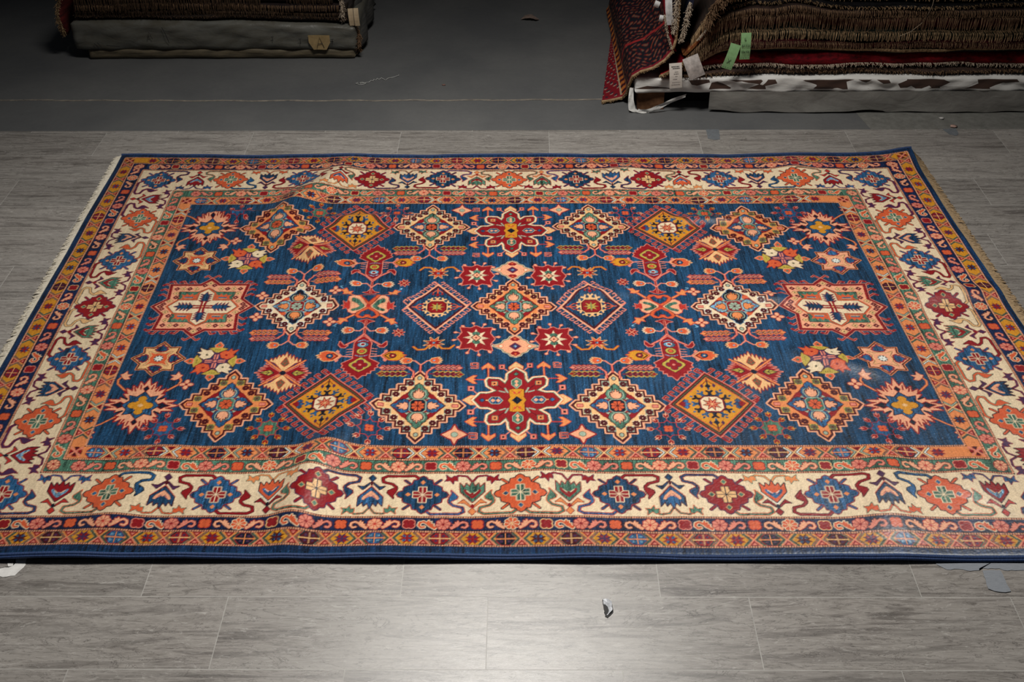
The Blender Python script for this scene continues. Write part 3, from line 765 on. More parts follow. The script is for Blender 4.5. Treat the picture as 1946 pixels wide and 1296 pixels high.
def b_star(T, k, h, warm):
    cs = [('R','V'),('D','M'),('V','R'),('R','M')][k % 4]
    shape(T, star(0,0,h*1.12,h*.55,8,.39,.92), cs[0], None)
    for a in range(4): fill(T, ell(h*.5*math.cos(a*1.571+.785), h*.5*math.sin(a*1.571+.785), h*.28, h*.18, 6, a*1.571+.785), cs[1])
def b_hex(T, k, h):
    c, o, m = [('D','N','T'),('M','R','A'),('R','N','T'),('N','R','A')][k % 4]
    shape(T, q4([(h*.5,h*.92),(h*1.05,h*.3)]), c, o, .28)
    line(T, [(-h*1.2,0),(h*1.2,0)], .34, m); line(T, [(0,-h*.8),(0,h*.8)], .2, m)
    for q in (1,-1):
        for s in (1,-1): fill(T, ell(q*h*.45, s*h*.42, h*.2, h*.2, 6), 'V' if c != 'M' else 'b')
def b_cross(T, k, h, pale):
    if pale: o, m = 'N', ('W','e')[k % 2]
    else: o, m = 'E', ('L','D')[k % 2]
    for s in (1,-1):
        fill(T, [(-h*.62,s*h*.95),(h*.62,s*h*.95),(0,s*h*.12)], 'R'); fill(T, [(-h*.28,s*h*.8),(h*.28,s*h*.8),(0,s*h*.42)], 'P' if not pale else 'D')
        p = [(s*h*1.15,h*.9),(s*h*.35,0),(s*h*1.15,-h*.9)]
        line(T, p, .72 if pale else .66, o); line(T, p, .34 if pale else .2, m)
    line(T, [(-h*.75,h*.9),(0,0),(h*.75,h*.9)], .36, 'T' if pale else 'A'); line(T, [(-h*.75,-h*.9),(0,0),(h*.75,-h*.9)], .36, 'T' if pale else 'P')

def geometric(i, j, ground, period, phase, sidepitch):
    ring(i, ground)
    for mk, L, sd in four_sides(i, j):
        long = sd in 'nf'
        h = 2.05 if long else 2.0
        st = (period if long else sidepitch)/4
        n = int(L/2/st)
        for k in range(-n, n+1):
            u = phase+k*st if long else k*st
            if abs(u) > L/2-1.2: continue
            T = mk(u); r = k % 4
            if r == 0: b_star(T, k//4+(1 if long else 0), h, True)
            elif r == 2: b_hex(T, k//4, h) if (long or k % 8 == 2) else b_star(T, k//4, h, True)
            elif r == 1: b_cross(T, k//4, h, False)
            else: b_cross(T, k//4, h, ground == 'A')
        for s in (1,-1):
            T = mk(s*(L/2+1.7)); h = 1.7
            line(T, [(-h,-h),(h,h)], .3, 'P'); line(T, [(-h,h),(h,-h)], .3, 'P')
            for q in (1,-1): fill(T, [(q*h,-.8),(q*h,.8),(q*.4,0)], 'D'); fill(T, [(-.8,q*h),(.8,q*h),(0,q*.4)], 'R')

def b_scroll(T, c, o):
    p = [(2.2,-1.4),(.9,-.5),(.2,.4),(-.7,.9),(-1.6,.5),(-1.8,-.4),(-1.2,-1.1),(-.5,-.9)]
    line(T, p, 1.05, o); 
    shape(T, [(2.4,-1.4),(1.5,-1.3),(.3,0),(.3,1.0),(.7,1.5),(.9,.8),(1.4,1.0),(1.4,.2),(2.0,.1),(1.8,-.5),(2.8,-1.0)], c, o, .22)
    line(T, p, .6, c)
def flowers_band(i, j, ground, period, phase, sidepitch):
    ring(i, ground)
    col = [('O','C'),('P','R'),('S','O'),('P','R'),('O','T')]
    for mk, L, sd in four_sides(i, j):
        long = sd in 'nf'
        st = (period if long else sidepitch)/4
        n = int(L/2/st)
        for k in range(-n, n+1):
            u = phase+k*st if long else k*st
            if abs(u) > L/2-.8: continue
            T = mk(u); r = k % 4; m = k//4
            if r == 0:
                c, o = [('O','C'),('P','R'),('S','L'),('P','R')][m % 4]
                flower(T, 0, 0, 1.72, 8, c, o if o != 'C' else 'T', o, .2, 1.0, .5, .2)
            elif r == 2:
                c, o = [('R','T'),('O','D'),('R','P'),('O','R')][m % 4]
                flower(T, 0, 0, 1.5, 4, c, None, o, .785, 1.0, .56, .26); shape(T, star(0,0,.9,.4,4,0), c, None)
            else:
                c, o = [('S','R'),('O','C'),('P','D'),('S','D')][(m*2+r//2) % 4]
                b_scroll(T.sub(0,0,1 if r == 3 else -1,1), c, o)
        for s in (1,-1):
            flower(mk(s*(L/2+1.6)), 0, 0, 1.5, 8, 'S', 'R', 'R', .2, 1.0, .5, .2)

def m_palmette(T, c):
    body, o, cx, cl, dm = {'o': ('O','N','E','C','M'), 'r': ('R','V','T','N','E'), 'n': ('B','R','R','C','A'), 'b': ('M','R','R','C','A')}[c]
    for sx in (1,-1):
        for sy in (1,-1):
            line(T, [(sx*2.6,sy*3.3),(sx*4.7,sy*5.3)], 1.0, o); line(T, [(sx*2.6,sy*3.3),(sx*4.7,sy*5.3)], .55, body)
    P = q4([(0,6.8),(.8,6.3),(1.2,5.5),(2.4,5.3),(2.8,3.6),(3.8,3.3),(4.9,2.7),(5.1,1.3),(6.2,.9),(6.7,0)])
    shape(T, P, body, o, .3)
    cr = q4([(0,2.75),(.95,2.75),(1.0,1.1),(2.45,1.05),(2.45,0)])
    shape(T, cr, cx, cl, .22)
    line(T, [(-2.4,0),(2.4,0)], .22, cl); line(T, [(0,-2.7),(0,2.7)], .22, cl)
    for q in (1,-1): line(T, [(-1,q),(1,-q)], .16, cl)
    for s in (1,-1):
        shape(T, dia(0,s*4.5,.65,.85), dm, 'T' if c in 'or' else None, .15); shape(T, dia(s*3.75,0,.75,.75), dm, 'T' if c in 'or' else None, .15)
def m_tulip(T, c, leaf, vine):
    body, o, ch, pale = {'g': ('E','R','R','C'), 'u': ('M','D','S','P'), 'o': ('O','N','M','W'), 'd': ('B','D','S','P'), 'r': ('R','N','b','C')}[c]
    for s in (1,-1):
        v = [(0,4.6),(s*1.4,6.7),(s*3.6,7.0),(s*4.6,6.3)]
        line(T, v, .75, vine[1]); line(T, v, .42, vine[0])
        shape(T, [(s*3.9,6.4),(s*4.7,6.8),(s*5.6,6.0),(s*6.9,7.2),(s*6.6,5.8),(s*7.2,4.9),(s*5.8,5.1),(s*5.0,3.9),(s*4.8,5.2),(s*3.8,5.0)], vine[0], vine[1], .18)
        shape(T, [(s*.6,-3.7),(s*2.2,-1.7),(s*3.6,-3.0),(s*2.0,-2.9),(s*.5,-4.4)], leaf, o, .2)
    line(T, [(0,-3.6),(0,-5.2)], .7, o); shape(T, dia(0,-6.0,.95,1.2), leaf, o, .2)
    line(T, h2([(3.3,.9),(0,-3.2)]), .4, pale, False)
    P = h2([(0,5.0),(.7,3.0),(1.6,4.2),(2.0,2.6),(3.2,4.2),(3.1,1.0),(0,-2.7)])
    shape(T, P, body, o, .26)
    line(T, [(-1.9,1.6),(-1.5,.7),(0,-.9),(1.5,.7),(1.9,1.6)], .75, ch); line(T, [(-1.5,1.5),(0,.1),(1.5,1.5)], .22, pale)
    shape(T, dia(0,.3,.55,.6), ch, None)
def m_vine(T, sx, sy, c, o):
    Ts = (lambda p, T=T: T([(sx*a, sy*b) for a, b in p]))
    p = [(.9,-5.7),(2.2,-7.0),(9.4,-6.9),(10.7,-6.1),(10.4,-4.6),(8.0,-3.9),(7.0,-2.8),(7.3,-1.6)]
    line(Ts, p, 1.05, o)
    shape(Ts, [(6.6,-2.4),(6.9,-1.0),(7.6,.4),(7.4,1.6),(8.0,.9),(9.2,-.6),(9.0,-1.4),(7.8,-2.2)], c, o, .24)
    line(Ts, p, .6, c)
def draw_border():
    ring(0, (18,46,80))
    beaded(1, 2); geometric(2, 3, 'G', 16.2, 4.0, 22.6)
    beaded(3, 4); flowers_band(4, 5, (18,36,72), 17.2, -2.4, 21.4)
    beaded(5, 6); ring(6, 'C')
    PA = [(0,'o'),(25.3,'n'),(52.6,'r'),(79.2,'b'),(107.4,'o'),(135.8,'b')]
    TU = [(12.4,'g',1),(38.7,'u',-1),(64.9,'o',1),(93.0,'d',-1),(120.8,'r',1)]
    vin = {'g': (('R','V'),'A'), 'u': (('E','O'),'B'), 'o': (('A','E'),'R'), 'd': (('O','E'),'V'), 'r': (('M','R'),'L')}
    x0, x1, y0, y1 = rect_in(6); X0, X1, Y0, Y1 = rect_in(7)
    for s in (1,-1):
        yv = s*(y1+Y1)/2
        for sx in (1,-1):
            for k, (u, c, d) in enumerate(TU):
                T = Tf(sx*u, yv, 1, -s*d); m_tulip(T, c, vin[c][1], vin[c][0])
            for k, (u, c) in enumerate(PA):
                if u == 0 and sx < 0: continue
                T = Tf(sx*u, yv, sx if u else 1, -s)
                dn = [t for t in TU if t[0] < u]; up = [t for t in TU if t[0] > u]
                vc = [('E','O'),('M','L'),('R','D'),('M','R'),('E','O'),('B','R')][k]
                if u == 0: m_vine(T, 1, 1, 'E','O'); m_vine(T, -1, 1, 'E','O')
                else:
                    m_vine(T, -1, 1 if dn[-1][2] > 0 else -1, *[('M','O'),('M','L'),('B','R'),('R','D'),('M','N'),('B','R')][k])
                    if up: m_vine(T, 1, 1 if up[0][2] > 0 else -1, *[('E','O'),('R','D'),('E','O'),('R','D'),('E','O'),('B','R')][k])
                m_palmette(T, c)
        xv = s*(x1+X1)/2
        for sy in (1,-1):
            for u, c, d in ((13.6,'g',1),(41.3,'d',-1),(69.6,'r',1)):
                T = Tf(xv, sy*u, 1, d*1.0, math.pi/2 if s > 0 else -math.pi/2); m_tulip(T, c, 'V' if c != 'r' else 'L', ('V','R'))
            for k, (u, c) in enumerate(((0,'r'),(27.3,'b'),(55.6,'o'),(84.0,'b'))):
                if u == 0 and sy < 0: continue
                T = Tf(xv, sy*u, s, sy, 0)
                TT = (lambda p, xv=xv, u=u, sy=sy, s=s: np.array([(xv-s*b, sy*u+sy*a) for a, b in p]))
                if u < 80:
                    m_vine(TT, 1, (1,-1,1,1)[k], *(('T','N'),('O','E'),('V','R'),('B','R'))[k])
                    m_vine(TT, -1, (1,1,-1,1)[k], *(('T','N'),('R','D'),('O','E'),('B','R'))[k])
                    m_palmette(T, c)
                else:
                    m_vine(TT, -1, 1, 'V', 'R')
    beaded(7, 8); flowers_band(8, 9, 'E', 17.3, 2.4, 21.0)
    beaded(9, 10); geometric(10, 11, 'A', 16.8, -6.6, 22.0)
    beaded(11, 12)

def draw_carpet():
    draw_field()
    x0, x1, y0, y1 = rect_in(12)
    a = [int(round(v)) for v in ((x0+HX)*PXC, (x1+HX)*PXC, (HY-y1)*PXC, (HY-y0)*PXC)]
    keep = art[a[2]:a[3], a[0]:a[1]].copy()
    draw_border()
    art[a[2]:a[3], a[0]:a[1]] = keep
draw_carpet()
# ------------------------------------------------------------------ the carpet as a woven, rippled object
STEP = .24      # cm between knots
def ridge(a, b, pts, amp, sig, taper=True):
    """a soft fold along a polyline (rug cm): height in cm"""
    best = np.full(a.shape, 1e9); tt = np.zeros(a.shape)
    P = np.array(pts, float); seg = np.hypot(*(P[1:]-P[:-1]).T); tot = seg.sum(); acc = 0
    for i in range(len(seg)):
        d = P[i+1]-P[i]; t = np.clip(((a-P[i,0])*d[0]+(b-P[i,1])*d[1])/(d@d), 0, 1)
        q = (a-P[i,0]-t*d[0])**2+(b-P[i,1]-t*d[1])**2
        m = q < best; best = np.where(m, q, best); tt = np.where(m, (acc+t*seg[i])/tot, tt); acc += seg[i]
    am = amp*(np.sin(np.pi*np.clip(tt*.9+.05, 0, 1))**.6 if taper else 1)
    return am*np.exp(-best/(2*sig*sig))
def value_noise(a, b, cell, seed):
    r = np.random.default_rng(seed); n = 400
    g = r.random((n, n))
    u = (a+400)/cell; v = (b+400)/cell
    i = np.floor(u).astype(int); j = np.floor(v).astype(int); fu = u-i; fv = v-j
    fu = fu*fu*(3-2*fu); fv = fv*fv*(3-2*fv)
    i %= n-1; j %= n-1
    return (g[i, j]*(1-fu)+g[i+1, j]*fu)*(1-fv)+(g[i, j+1]*(1-fu)+g[i+1, j+1]*fu)*fv-.5
def rug_height(a, b):
    h = .35*value_noise(a, b, 23, 1)*2+.16*value_noise(a, b, 9, 2)*2
    for pts, amp, sig in RIDGES: h = h+ridge(a, b, pts, amp, sig)
    e = np.exp(-np.abs(b+HY)/12); h = h+e*.9*value_noise(a, b*0, 19, 5)
    e = np.exp(-np.abs(a-HX)/10); h = h+e*1.2*value_noise(a*0, b, 17, 6)
    e = np.exp(-np.abs(a+HX)/10); h = h+e*.5*value_noise(a*0, b, 19, 8)
    h = h+2.4*np.exp(-((a-HX)**2+(b-HY)**2)/(2*7.0**2))           # the corner that curls up
    h = h+.5+.12*np.exp(-np.abs(b+HY)/4)
    return np.maximum(h, 0)
RIDGES = [
    ([(-50,-58),(-52.5,-67),(-55,-75),(-57.5,-88),(-58,-99)], 3.56, 3.99),
    ([(-44,-40),(-50,-60)], 1.55, 4.75),
    ([(-83,47),(-79,67),(-70,79),(-66,88),(-62,97)], 2.94, 4.27),
    ([(-82,48),(-70,33),(-62,20),(-56,12)], 2.33, 3.42),
    ([(-114,57),(-100,57),(-86,57.5)], 2.02, 1.70), ([(-67,54),(-52,54.5),(-34,55)], 1.71, 1.70), ([(55,53),(70,53.5),(86,54)], 1.71, 1.71),
    ([(-66,3.2),(-50,3.2),(-32,3.8)], 1.94, 1.70), ([(8,6.5),(24,7),(42,7.5)], 1.24, 2.09), ([(70,6),(84,4),(92,2)], 1.24, 2.09),
    ([(84,-24),(97,-30),(106,-34)], 1.40, 2.85), ([(80,47),(86,42),(92,36)], 1.40, 2.85),
    ([(98,-66),(92,-86),(90,-100)], 1.55, 4.75), ([(120,-68),(113,-86)], 1.08, 4.27), ([(-98,-66),(-103,-86),(-106,-100)], 1.40, 4.75),
    ([(14,-66),(3,-82),(0,-95)], 1.08, 4.75), ([(126,4),(140,7),(155,9)], 1.71, 3.23), ([(-128,40),(-140,38)], 0.93, 3.80),
    ([(60,-30),(66,-46)], 1.08, 3.80), ([(-20,-30),(-10,-10)], 0.78, 4.75), ([(38,88),(52,92)], 1.08, 3.80), ([(106,88),(112,98)], 1.40, 4.75),
]
def place(a, b, z):
    X = a/100; X = X+.0145*(X/1.2)**2-.022-.00025*b
    return np.stack([X, 2.85+b/100, z/100], -1)
def pile_mat():
    t = NT('wool_pile')
    at = t.new('ShaderNodeAttribute', attribute_name='tint')
    ge = t.new('ShaderNodeNewGeometry')
    lean = t.new('ShaderNodeVectorMath', operation='ADD'); t.l(ge.outputs['Normal'], lean.inputs[0]); lean.inputs[1].default_value = (-.42, .10, 0)
    nz = t.new('ShaderNodeVectorMath', operation='NORMALIZE'); t.l(lean.outputs[0], nz.inputs[0])
    t.set(at.outputs['Color'], .42, Specular_IOR_Level=.5, Sheen_Weight=.05, Sheen_Roughness=.4)
    t.l(nz.outputs[0], t.b.inputs['Normal'])
    return t.m
class Strands:
    """many fine threads gathered in one mesh"""
    def __init__(s): s.V, s.F = [], []
    def add(s, P, r0, r1=None, sides=3):
        r1 = r0 if r1 is None else r1; n = len(P); base = len(s.V)
        for i, p in enumerate(P):
            d = (P[min(i+1, n-1)]-P[max(i-1, 0)])
            d = d.normalized() if d.length > 1e-9 else Vector((0, 0, 1))
            u = d.cross(Vector((.31, .17, .93)) if abs(d.z) < .9 else Vector((1, .2, 0))).normalized(); v = d.cross(u)
            r = r0+(r1-r0)*i/max(1, n-1)
            for k in range(sides):
                t = 2*math.pi*k/sides; s.V.append(tuple(p+u*(r*math.cos(t))+v*(r*math.sin(t))))
        for i in range(n-1):
            for k in range(sides):
                a, b = base+i*sides+k, base+i*sides+(k+1) % sides
                s.F.append((a, b, b+sides, a+sides))
    def mesh(s, name): return mesh_np(name, np.array(s.V), np.array(s.F))
def build_rug():
    root = empty('area_rug', (0, 2.85, 0))
    tag(root, 'large blue patterned oriental rug with cream floral border, laid flat on the grey vinyl floor', 'rug')
    nx, ny = int(2*HX/STEP)+1, int(2*HY/STEP)+1
    a1 = -HX+STEP*np.arange(nx); b1 = HY-STEP*np.arange(ny)
    A, B = np.meshgrid(a1, b1)
    k = int(round(STEP*PXC))
    # colour of every knot: mean of the drawing cells around it
    pad = np.pad(art, ((1, 2), (1, 2), (0, 0)), mode='edge')
    cs = np.zeros((ny, nx, 3))
    for dy in range(2):
        for dx in range(2):
            yy = np.clip(np.round((HY-B)*PXC-.5+dy).astype(int)+1, 0, pad.shape[0]-1); xx = np.clip(np.round((A+HX)*PXC-.5+dx).astype(int)+1, 0, pad.shape[1]-1)
            cs += lin(pad[yy, xx])
    cs = (cs/4)**1.05
    # dye lots, weft streaks, single odd knots and painted sparkle
    blue = (cs[..., 2] > cs[..., 0]*1.25)[..., None]
    streak = .35*value_noise(A*9, B*.8, 10, 21)+.9*value_noise(A*34, B*2.2, 10, 22)
    speck = RNG.random((ny, nx))-.5
    f = 1+(1.6*streak)[..., None]*np.where(blue, 1.0, .12)+(speck)[..., None]*np.where(blue, .75, .34)
    lot = 1+.35*value_noise(A*.3, B, 12, 23)[..., None]*np.where(blue, 1., .3)
    cs = np.clip(cs*f*lot, .002, 1)
    painted_glint = (RNG.random((ny, nx)) > .965)[..., None]*blue  # sparkle of the wool painted as brighter blue knots
    cs = np.where(painted_glint, cs*1.9+.02, cs)
    h = rug_height(A, B)
    z = .95+h+.075*(RNG.random((ny, nx))-.5)+.06*value_noise(A*9, B*.9, 10, 31)
    edge = np.minimum(np.minimum(A+HX, HX-A), np.minimum(B+HY, HY-B)); z = z-.45*np.exp(-edge/.3)
    V = place(A, B, z).reshape(-1, 3) - np.array([0, 2.85, 0]); C = cs.reshape(-1, 3)
    idx = np.arange(nx*ny).reshape(ny, nx)
    Q = np.stack([idx[1:, :-1], idx[1:, 1:], idx[:-1, 1:], idx[:-1, :-1]], -1)
    ca, cb = np.abs((A[1:, 1:]+A[:-1, :-1])/2), np.abs((B[1:, 1:]+B[:-1, :-1])/2)
    def inside(i):
        x0, x1, y0, y1 = rect_in(i); return (ca < x1) & (cb < y1)
    m = pile_mat()
    for nm, mask, lb in (('field', inside(12), 'deep blue field full of star, lozenge and flower motifs'),
                         ('inner_guard_border', inside(7) & ~inside(12), 'green and orange inner guard stripes'),
                         ('main_border', inside(6) & ~inside(7), 'cream border of palmettes, tulips and vines'),
                         ('outer_guard_border', ~inside(6), 'navy and gold outer guard stripes')):
        q = Q[mask]; u, inv = np.unique(q, return_inverse=True)
        me = mesh_np(nm, V[u], inv.reshape(-1, 4), C[u]); o = link(nm, me, m, root); o['label'] = lb
    # woven foundation below the pile
    s = 1.3; n1, n2 = int(2*HX/s), int(2*HY/s)
    aa, bb = np.meshgrid(np.linspace(-HX+.15, HX-.15, n1), np.linspace(HY-.15, -HY+.15, n2))
    hh = rug_height(aa, bb)
    top = place(aa, bb, .25+hh).reshape(-1, 3); bot = place(aa, bb, np.maximum(.08, hh-.25)).reshape(-1, 3)
    VV = np.concatenate([top, bot])-np.array([0, 2.85, 0]); ii = np.arange(n1*n2).reshape(n2, n1)
    q = np.stack([ii[1:, :-1], ii[1:, 1:], ii[:-1, 1:], ii[:-1, :-1]], -1).reshape(-1, 4)
    F = [q, q[:, ::-1]+n1*n2]
    for ring_ in (ii[0, :], ii[-1, ::-1], ii[::-1, 0], ii[:, -1]):
        F.append(np.stack([ring_[:-1], ring_[1:], ring_[1:]+n1*n2, ring_[:-1]+n1*n2], -1))
    link('backing', mesh_np('backing', VV, np.concatenate(F)), plain('rug_backing', (40, 44, 58), (24, 26, 36), 200, .9), root)
    # corded selvedge along both long sides
    cord = plain('selvedge_wool', (30, 62, 112), (20, 42, 82), 400, .65, .3, (1, .2, .2))
    for sgn in (1, -1):
        aa = np.linspace(-HX+.1, HX-.1, 420); bb = np.full_like(aa, sgn*(HY+.15)); hh = rug_height(aa, bb*1.0)
        V0, F0 = [], []
        for row, off in enumerate((0., .0)):
            pass
        for ring_i, (db, dz, r) in enumerate(((0, .62, .55), (sgn*.62, .42, .42))):
            n0 = len(V0); ns = 8
            for i in range(len(aa)):
                for j in range(ns):
                    t = 2*math.pi*j/ns
                    V0.append(place(aa[i], bb[i]+db+r*math.cos(t), max(.05, dz+hh[i]+r*math.sin(t))))
            for i in range(len(aa)-1):
                for j in range(ns):
                    p, q_ = n0+i*ns+j, n0+i*ns+(j+1) % ns
                    F0.append((p, q_, q_+ns, p+ns))
        V0 = np.array(V0)-np.array([0, 2.85, 0])
        o = link('selvedge_cord', mesh_np('selvedge_cord', V0, np.array(F0)), cord, root); o['label'] = 'blue corded edge'
    # knotted fringes on both short ends, left painted as lit, right as shaded
    for sgn, mat_, L0, lb in ((-1, plain('cotton_fringe_lit', (236, 228, 212), (206, 196, 176), 120, .85), 3.1, 'short off-white fringe in a lit tone'), (1, plain('cotton_fringe_shaded', (196, 168, 130), (150, 124, 92), 120, .85), 3.4, 'tan fringe in a painted shade tone')):
        S = Strands(); bb = -HY+.2
        while bb < HY-.2:
            h0 = float(rug_height(np.array([sgn*HX]), np.array([bb]))[0])
            L = L0*(.75+.4*random.random()); w = random.uniform(-.7, .7)
            P = [place(sgn*(HX-.25), bb, .45+h0), place(sgn*(HX+L*.3), bb+w*.2, .42+h0*.6), place(sgn*(HX+L*.65), bb+w*.7, .3+h0*.25+.25*random.random()), place(sgn*(HX+L), bb+w*1.2+random.uniform(-.3, .3), .14+.25*random.random())]
            S.add([Vector(p)-Vector((0, 2.85, 0)) for p in P], (.0030 if sgn < 0 else .0022), .0018)
            bb += .2*random.uniform(.7, 1.3)
        o = link('fringe', S.mesh('fringe'), mat_, root); o['label'] = lb
build_rug()
# ------------------------------------------------------------------ things lying about on the floor
def slab_poly(name, pts, z0, z1, mat, parent=None, warp=None):
    """a thin torn piece: outline in x, y; top at z1 (+ warp)"""
    n = len(pts); c = np.mean(np.array(pts), 0)
    V, F = [], []
    rings = (1., .55, 0.)
    for zz, up in ((z1, 1), (z0, 0)):
        for r in rings[:2]:
            for x, y in pts:
                X, Y = c[0]+(x-c[0])*r, c[1]+(y-c[1])*r
                V.append((X, Y, zz+(warp(X, Y) if warp else 0)))
        V.append((c[0], c[1], zz+(warp(*c) if warp else 0)))
    m = 2*n+1
    for i in range(n):
        j = (i+1) % n
        F += [(i, j, n+j, n+i), (n+i, n+j, 2*n), (m+j, m+i, m+n+i, m+n+j), (m+n+j, m+n+i, m+2*n), (j, i, m+i, m+j)]
    me = bpy.data.meshes.new(name); me.from_pydata(V, [], F); me.update()
    bm = bmesh.new(); bm.from_mesh(me); bmesh.ops.recalc_face_normals(bm, faces=bm.faces); bm.to_mesh(me); bm.free()
    return link(name, me, mat, parent)
def ragged(pts, amp, seed, step=.008):
    r = random.Random(seed); out = []
    for a, b in zip(pts, pts[1:]+pts[:1]):
        L = math.hypot(b[0]-a[0], b[1]-a[1]); n = max(1, int(L/step))
        for i in range(n):
            f = i/n; out.append((a[0]+(b[0]-a[0])*f+(r.uniform(-amp, amp) if i else 0), a[1]+(b[1]-a[1])*f+(r.uniform(-amp, amp) if i else 0)))
    return out
def tube_mesh(name, P, r, sides=6):
    s = Strands(); s.add([Vector(p) for p in P], r, r, sides); return s.mesh(name)
M_TAPE = plain('grey_duct_tape', (142, 146, 152), (126, 130, 136), 60, .45, .15, (1, 8, 1))
M_PAPER = plain('torn_paper', (226, 224, 220), (205, 203, 200), 60, .75)
def build_litter():
    g = 'grey tape patches by the front edge of the rug'
    o = slab_poly('tape_strip', ragged([(.99,1.83),(1.002,1.786),(1.022,1.770),(1.05,1.772),(1.076,1.766),(1.098,1.768),(1.10,1.774),(1.148,1.774),(1.157,1.768),(1.22,1.768),(1.30,1.772),(1.30,1.83)], .0012, 4), .0002, .0012, M_TAPE)
    tag(o, 'long ragged grey tape strip half under the front right edge of the rug', 'tape', g)
    o = slab_poly('tape_strip', ragged([(1.105,1.7665),(1.148,1.7675),(1.150,1.703),(1.136,1.700),(1.112,1.704),(1.1,1.711)], .001, 5), .0013, .0022, M_TAPE)
    tag(o, 'short grey tape tab pointing away from the longer strip, front right corner', 'tape', g)
    g = 'grey tape patches on the vinyl edge'
    dk = plain('dark_grey_tape', (112, 116, 120), (94, 98, 102), 60, .55)  # darker grey than the tape at the front
    o = slab_poly('tape_patch', ragged([(.767,4.142),(.821,4.142),(.812,4.052),(.79,4.047),(.764,4.060)], .001, 6), .0002, .0012, dk)
    tag(o, 'small square grey tape patch on the vinyl edge in front of the right rug pile', 'tape', g)
    o = slab_poly('tape_patch', ragged([(1.742,4.142),(1.80,4.150),(1.796,4.105),(1.782,4.081),(1.757,4.092)], .002, 7), .0002, .0012, dk)
    tag(o, 'jagged grey tape patch on the vinyl edge at far right, nearest the pinkish chip', 'tape', g)
    o = slab_poly('paper_scrap', ragged([(-1.206,1.815),(-1.20,1.782),(-1.214,1.748),(-1.241,1.744),(-1.262,1.752),(-1.268,1.770),(-1.238,1.774),(-1.246,1.788),(-1.226,1.788),(-1.236,1.815)], .0012, 8), .0002, .001, M_PAPER)
    tag(o, 'torn white paper scrap sticking out under the front left of the rug', 'paper scrap')
    fo = plain('scrap_foil', (214, 216, 220), (190, 192, 198), 200, .35, .2)
    kk = plain('scrap_shadow', (34, 32, 32), (20, 20, 20), 80, .7)  # cast shadow of the scrap, built as a black piece under it
    root = empty('foil_scrap', (.203, 1.66, 0)); tag(root, 'small pale crumpled foil scrap with painted black shadow on the front vinyl tiles', 'scrap')
    P = [(-.0115,.017),(-.004,.0185),(.0075,.006),(.0085,-.015),(-.003,-.029),(-.0085,-.026)]
    o = slab_poly('pale_face', ragged([(.203+x, 1.66+y) for x, y in P], .0006, 9, .004), .0035, .0042, fo, None, lambda x, y: .004*math.sin((x-.203)*180)+.003*math.sin((y-1.66)*120))
    o.parent = root; o.location = -root.location
    o = slab_poly('shadow_piece', ragged([(.2035+x*1.16, 1.658+y*1.14) for x, y in P], .0008, 10, .004), .0003, .0016, kk); o.parent = root; o.location = -root.location
    # string, curled chip, specks on the concrete
    P = []
    ctrl = [(-.732,4.628),(-.742,4.615),(-.725,4.606),(-.703,4.608),(-.695,4.618),(-.712,4.628),(-.728,4.624),(-.70,4.622),(-.684,4.632),(-.676,4.648),(-.668,4.644),(-.664,4.662),(-.656,4.652),(-.650,4.672),(-.642,4.660),(-.632,4.676),(-.610,4.652),(-.604,4.668),(-.588,4.682),(-.57,4.69),(-.556,4.706),(-.556,4.724)]
    for i in range(len(ctrl)-1):
        for f in (0, .5): P.append((ctrl[i][0]*(1-f)+ctrl[i+1][0]*f, ctrl[i][1]*(1-f)+ctrl[i+1][1]*f, -.0008+.0012*(i % 2)))
    o = link('string', tube_mesh('string', P, .0014, 5), plain('white_thread', (200, 200, 195), None, 50, .8)); tag(o, 'loose curl of white string on the dark concrete floor', 'string')
    o = slab_poly('paper_scrap', ragged([(.00,5.40),(.03,5.385),(.075,5.375),(.095,5.395),(.06,5.43),(.02,5.43)], .003, 11), -.0022, -.0012, plain('brown_paper', (150, 128, 116), (100, 84, 76), 40, .8), None, lambda x, y: .016*max(0, math.sin((x+.002)*31))); tag(o, 'curled brownish paper scrap far back on the dark concrete between the rug piles', 'paper scrap')
    def pebble(name, x, y, r, col, lb):
        bm = bmesh.new(); bmesh.ops.create_icosphere(bm, subdivisions=2, radius=r)
        for v in bm.verts:
            v.co *= 1+.25*math.sin(v.co.x*900+v.co.y*500); v.co.z *= .45; v.co.x *= 1.4
        zmin = min(v.co.z for v in bm.verts)
        for v in bm.verts: v.co += Vector((x, y, -.003-zmin))
        me = bpy.data.meshes.new(name); bm.to_mesh(me); bm.free()
        tag(link(name, me, plain(name+'_mat', col, None, 90, .8), None, True), lb, 'debris')
    pebble('chip', 1.795, 4.166, .010, (196, 160, 146), 'pinkish chip of debris on concrete near the jagged tape patch')
    pebble('paper_fleck', 1.77, 4.245, .008, (214, 210, 206), 'white paper fleck on the concrete in front of the right pile')
    pebble('pebble', -.343, 4.60, .006, (150, 110, 100), 'tiny reddish pebble on the bare concrete right of the white string')
build_litter()
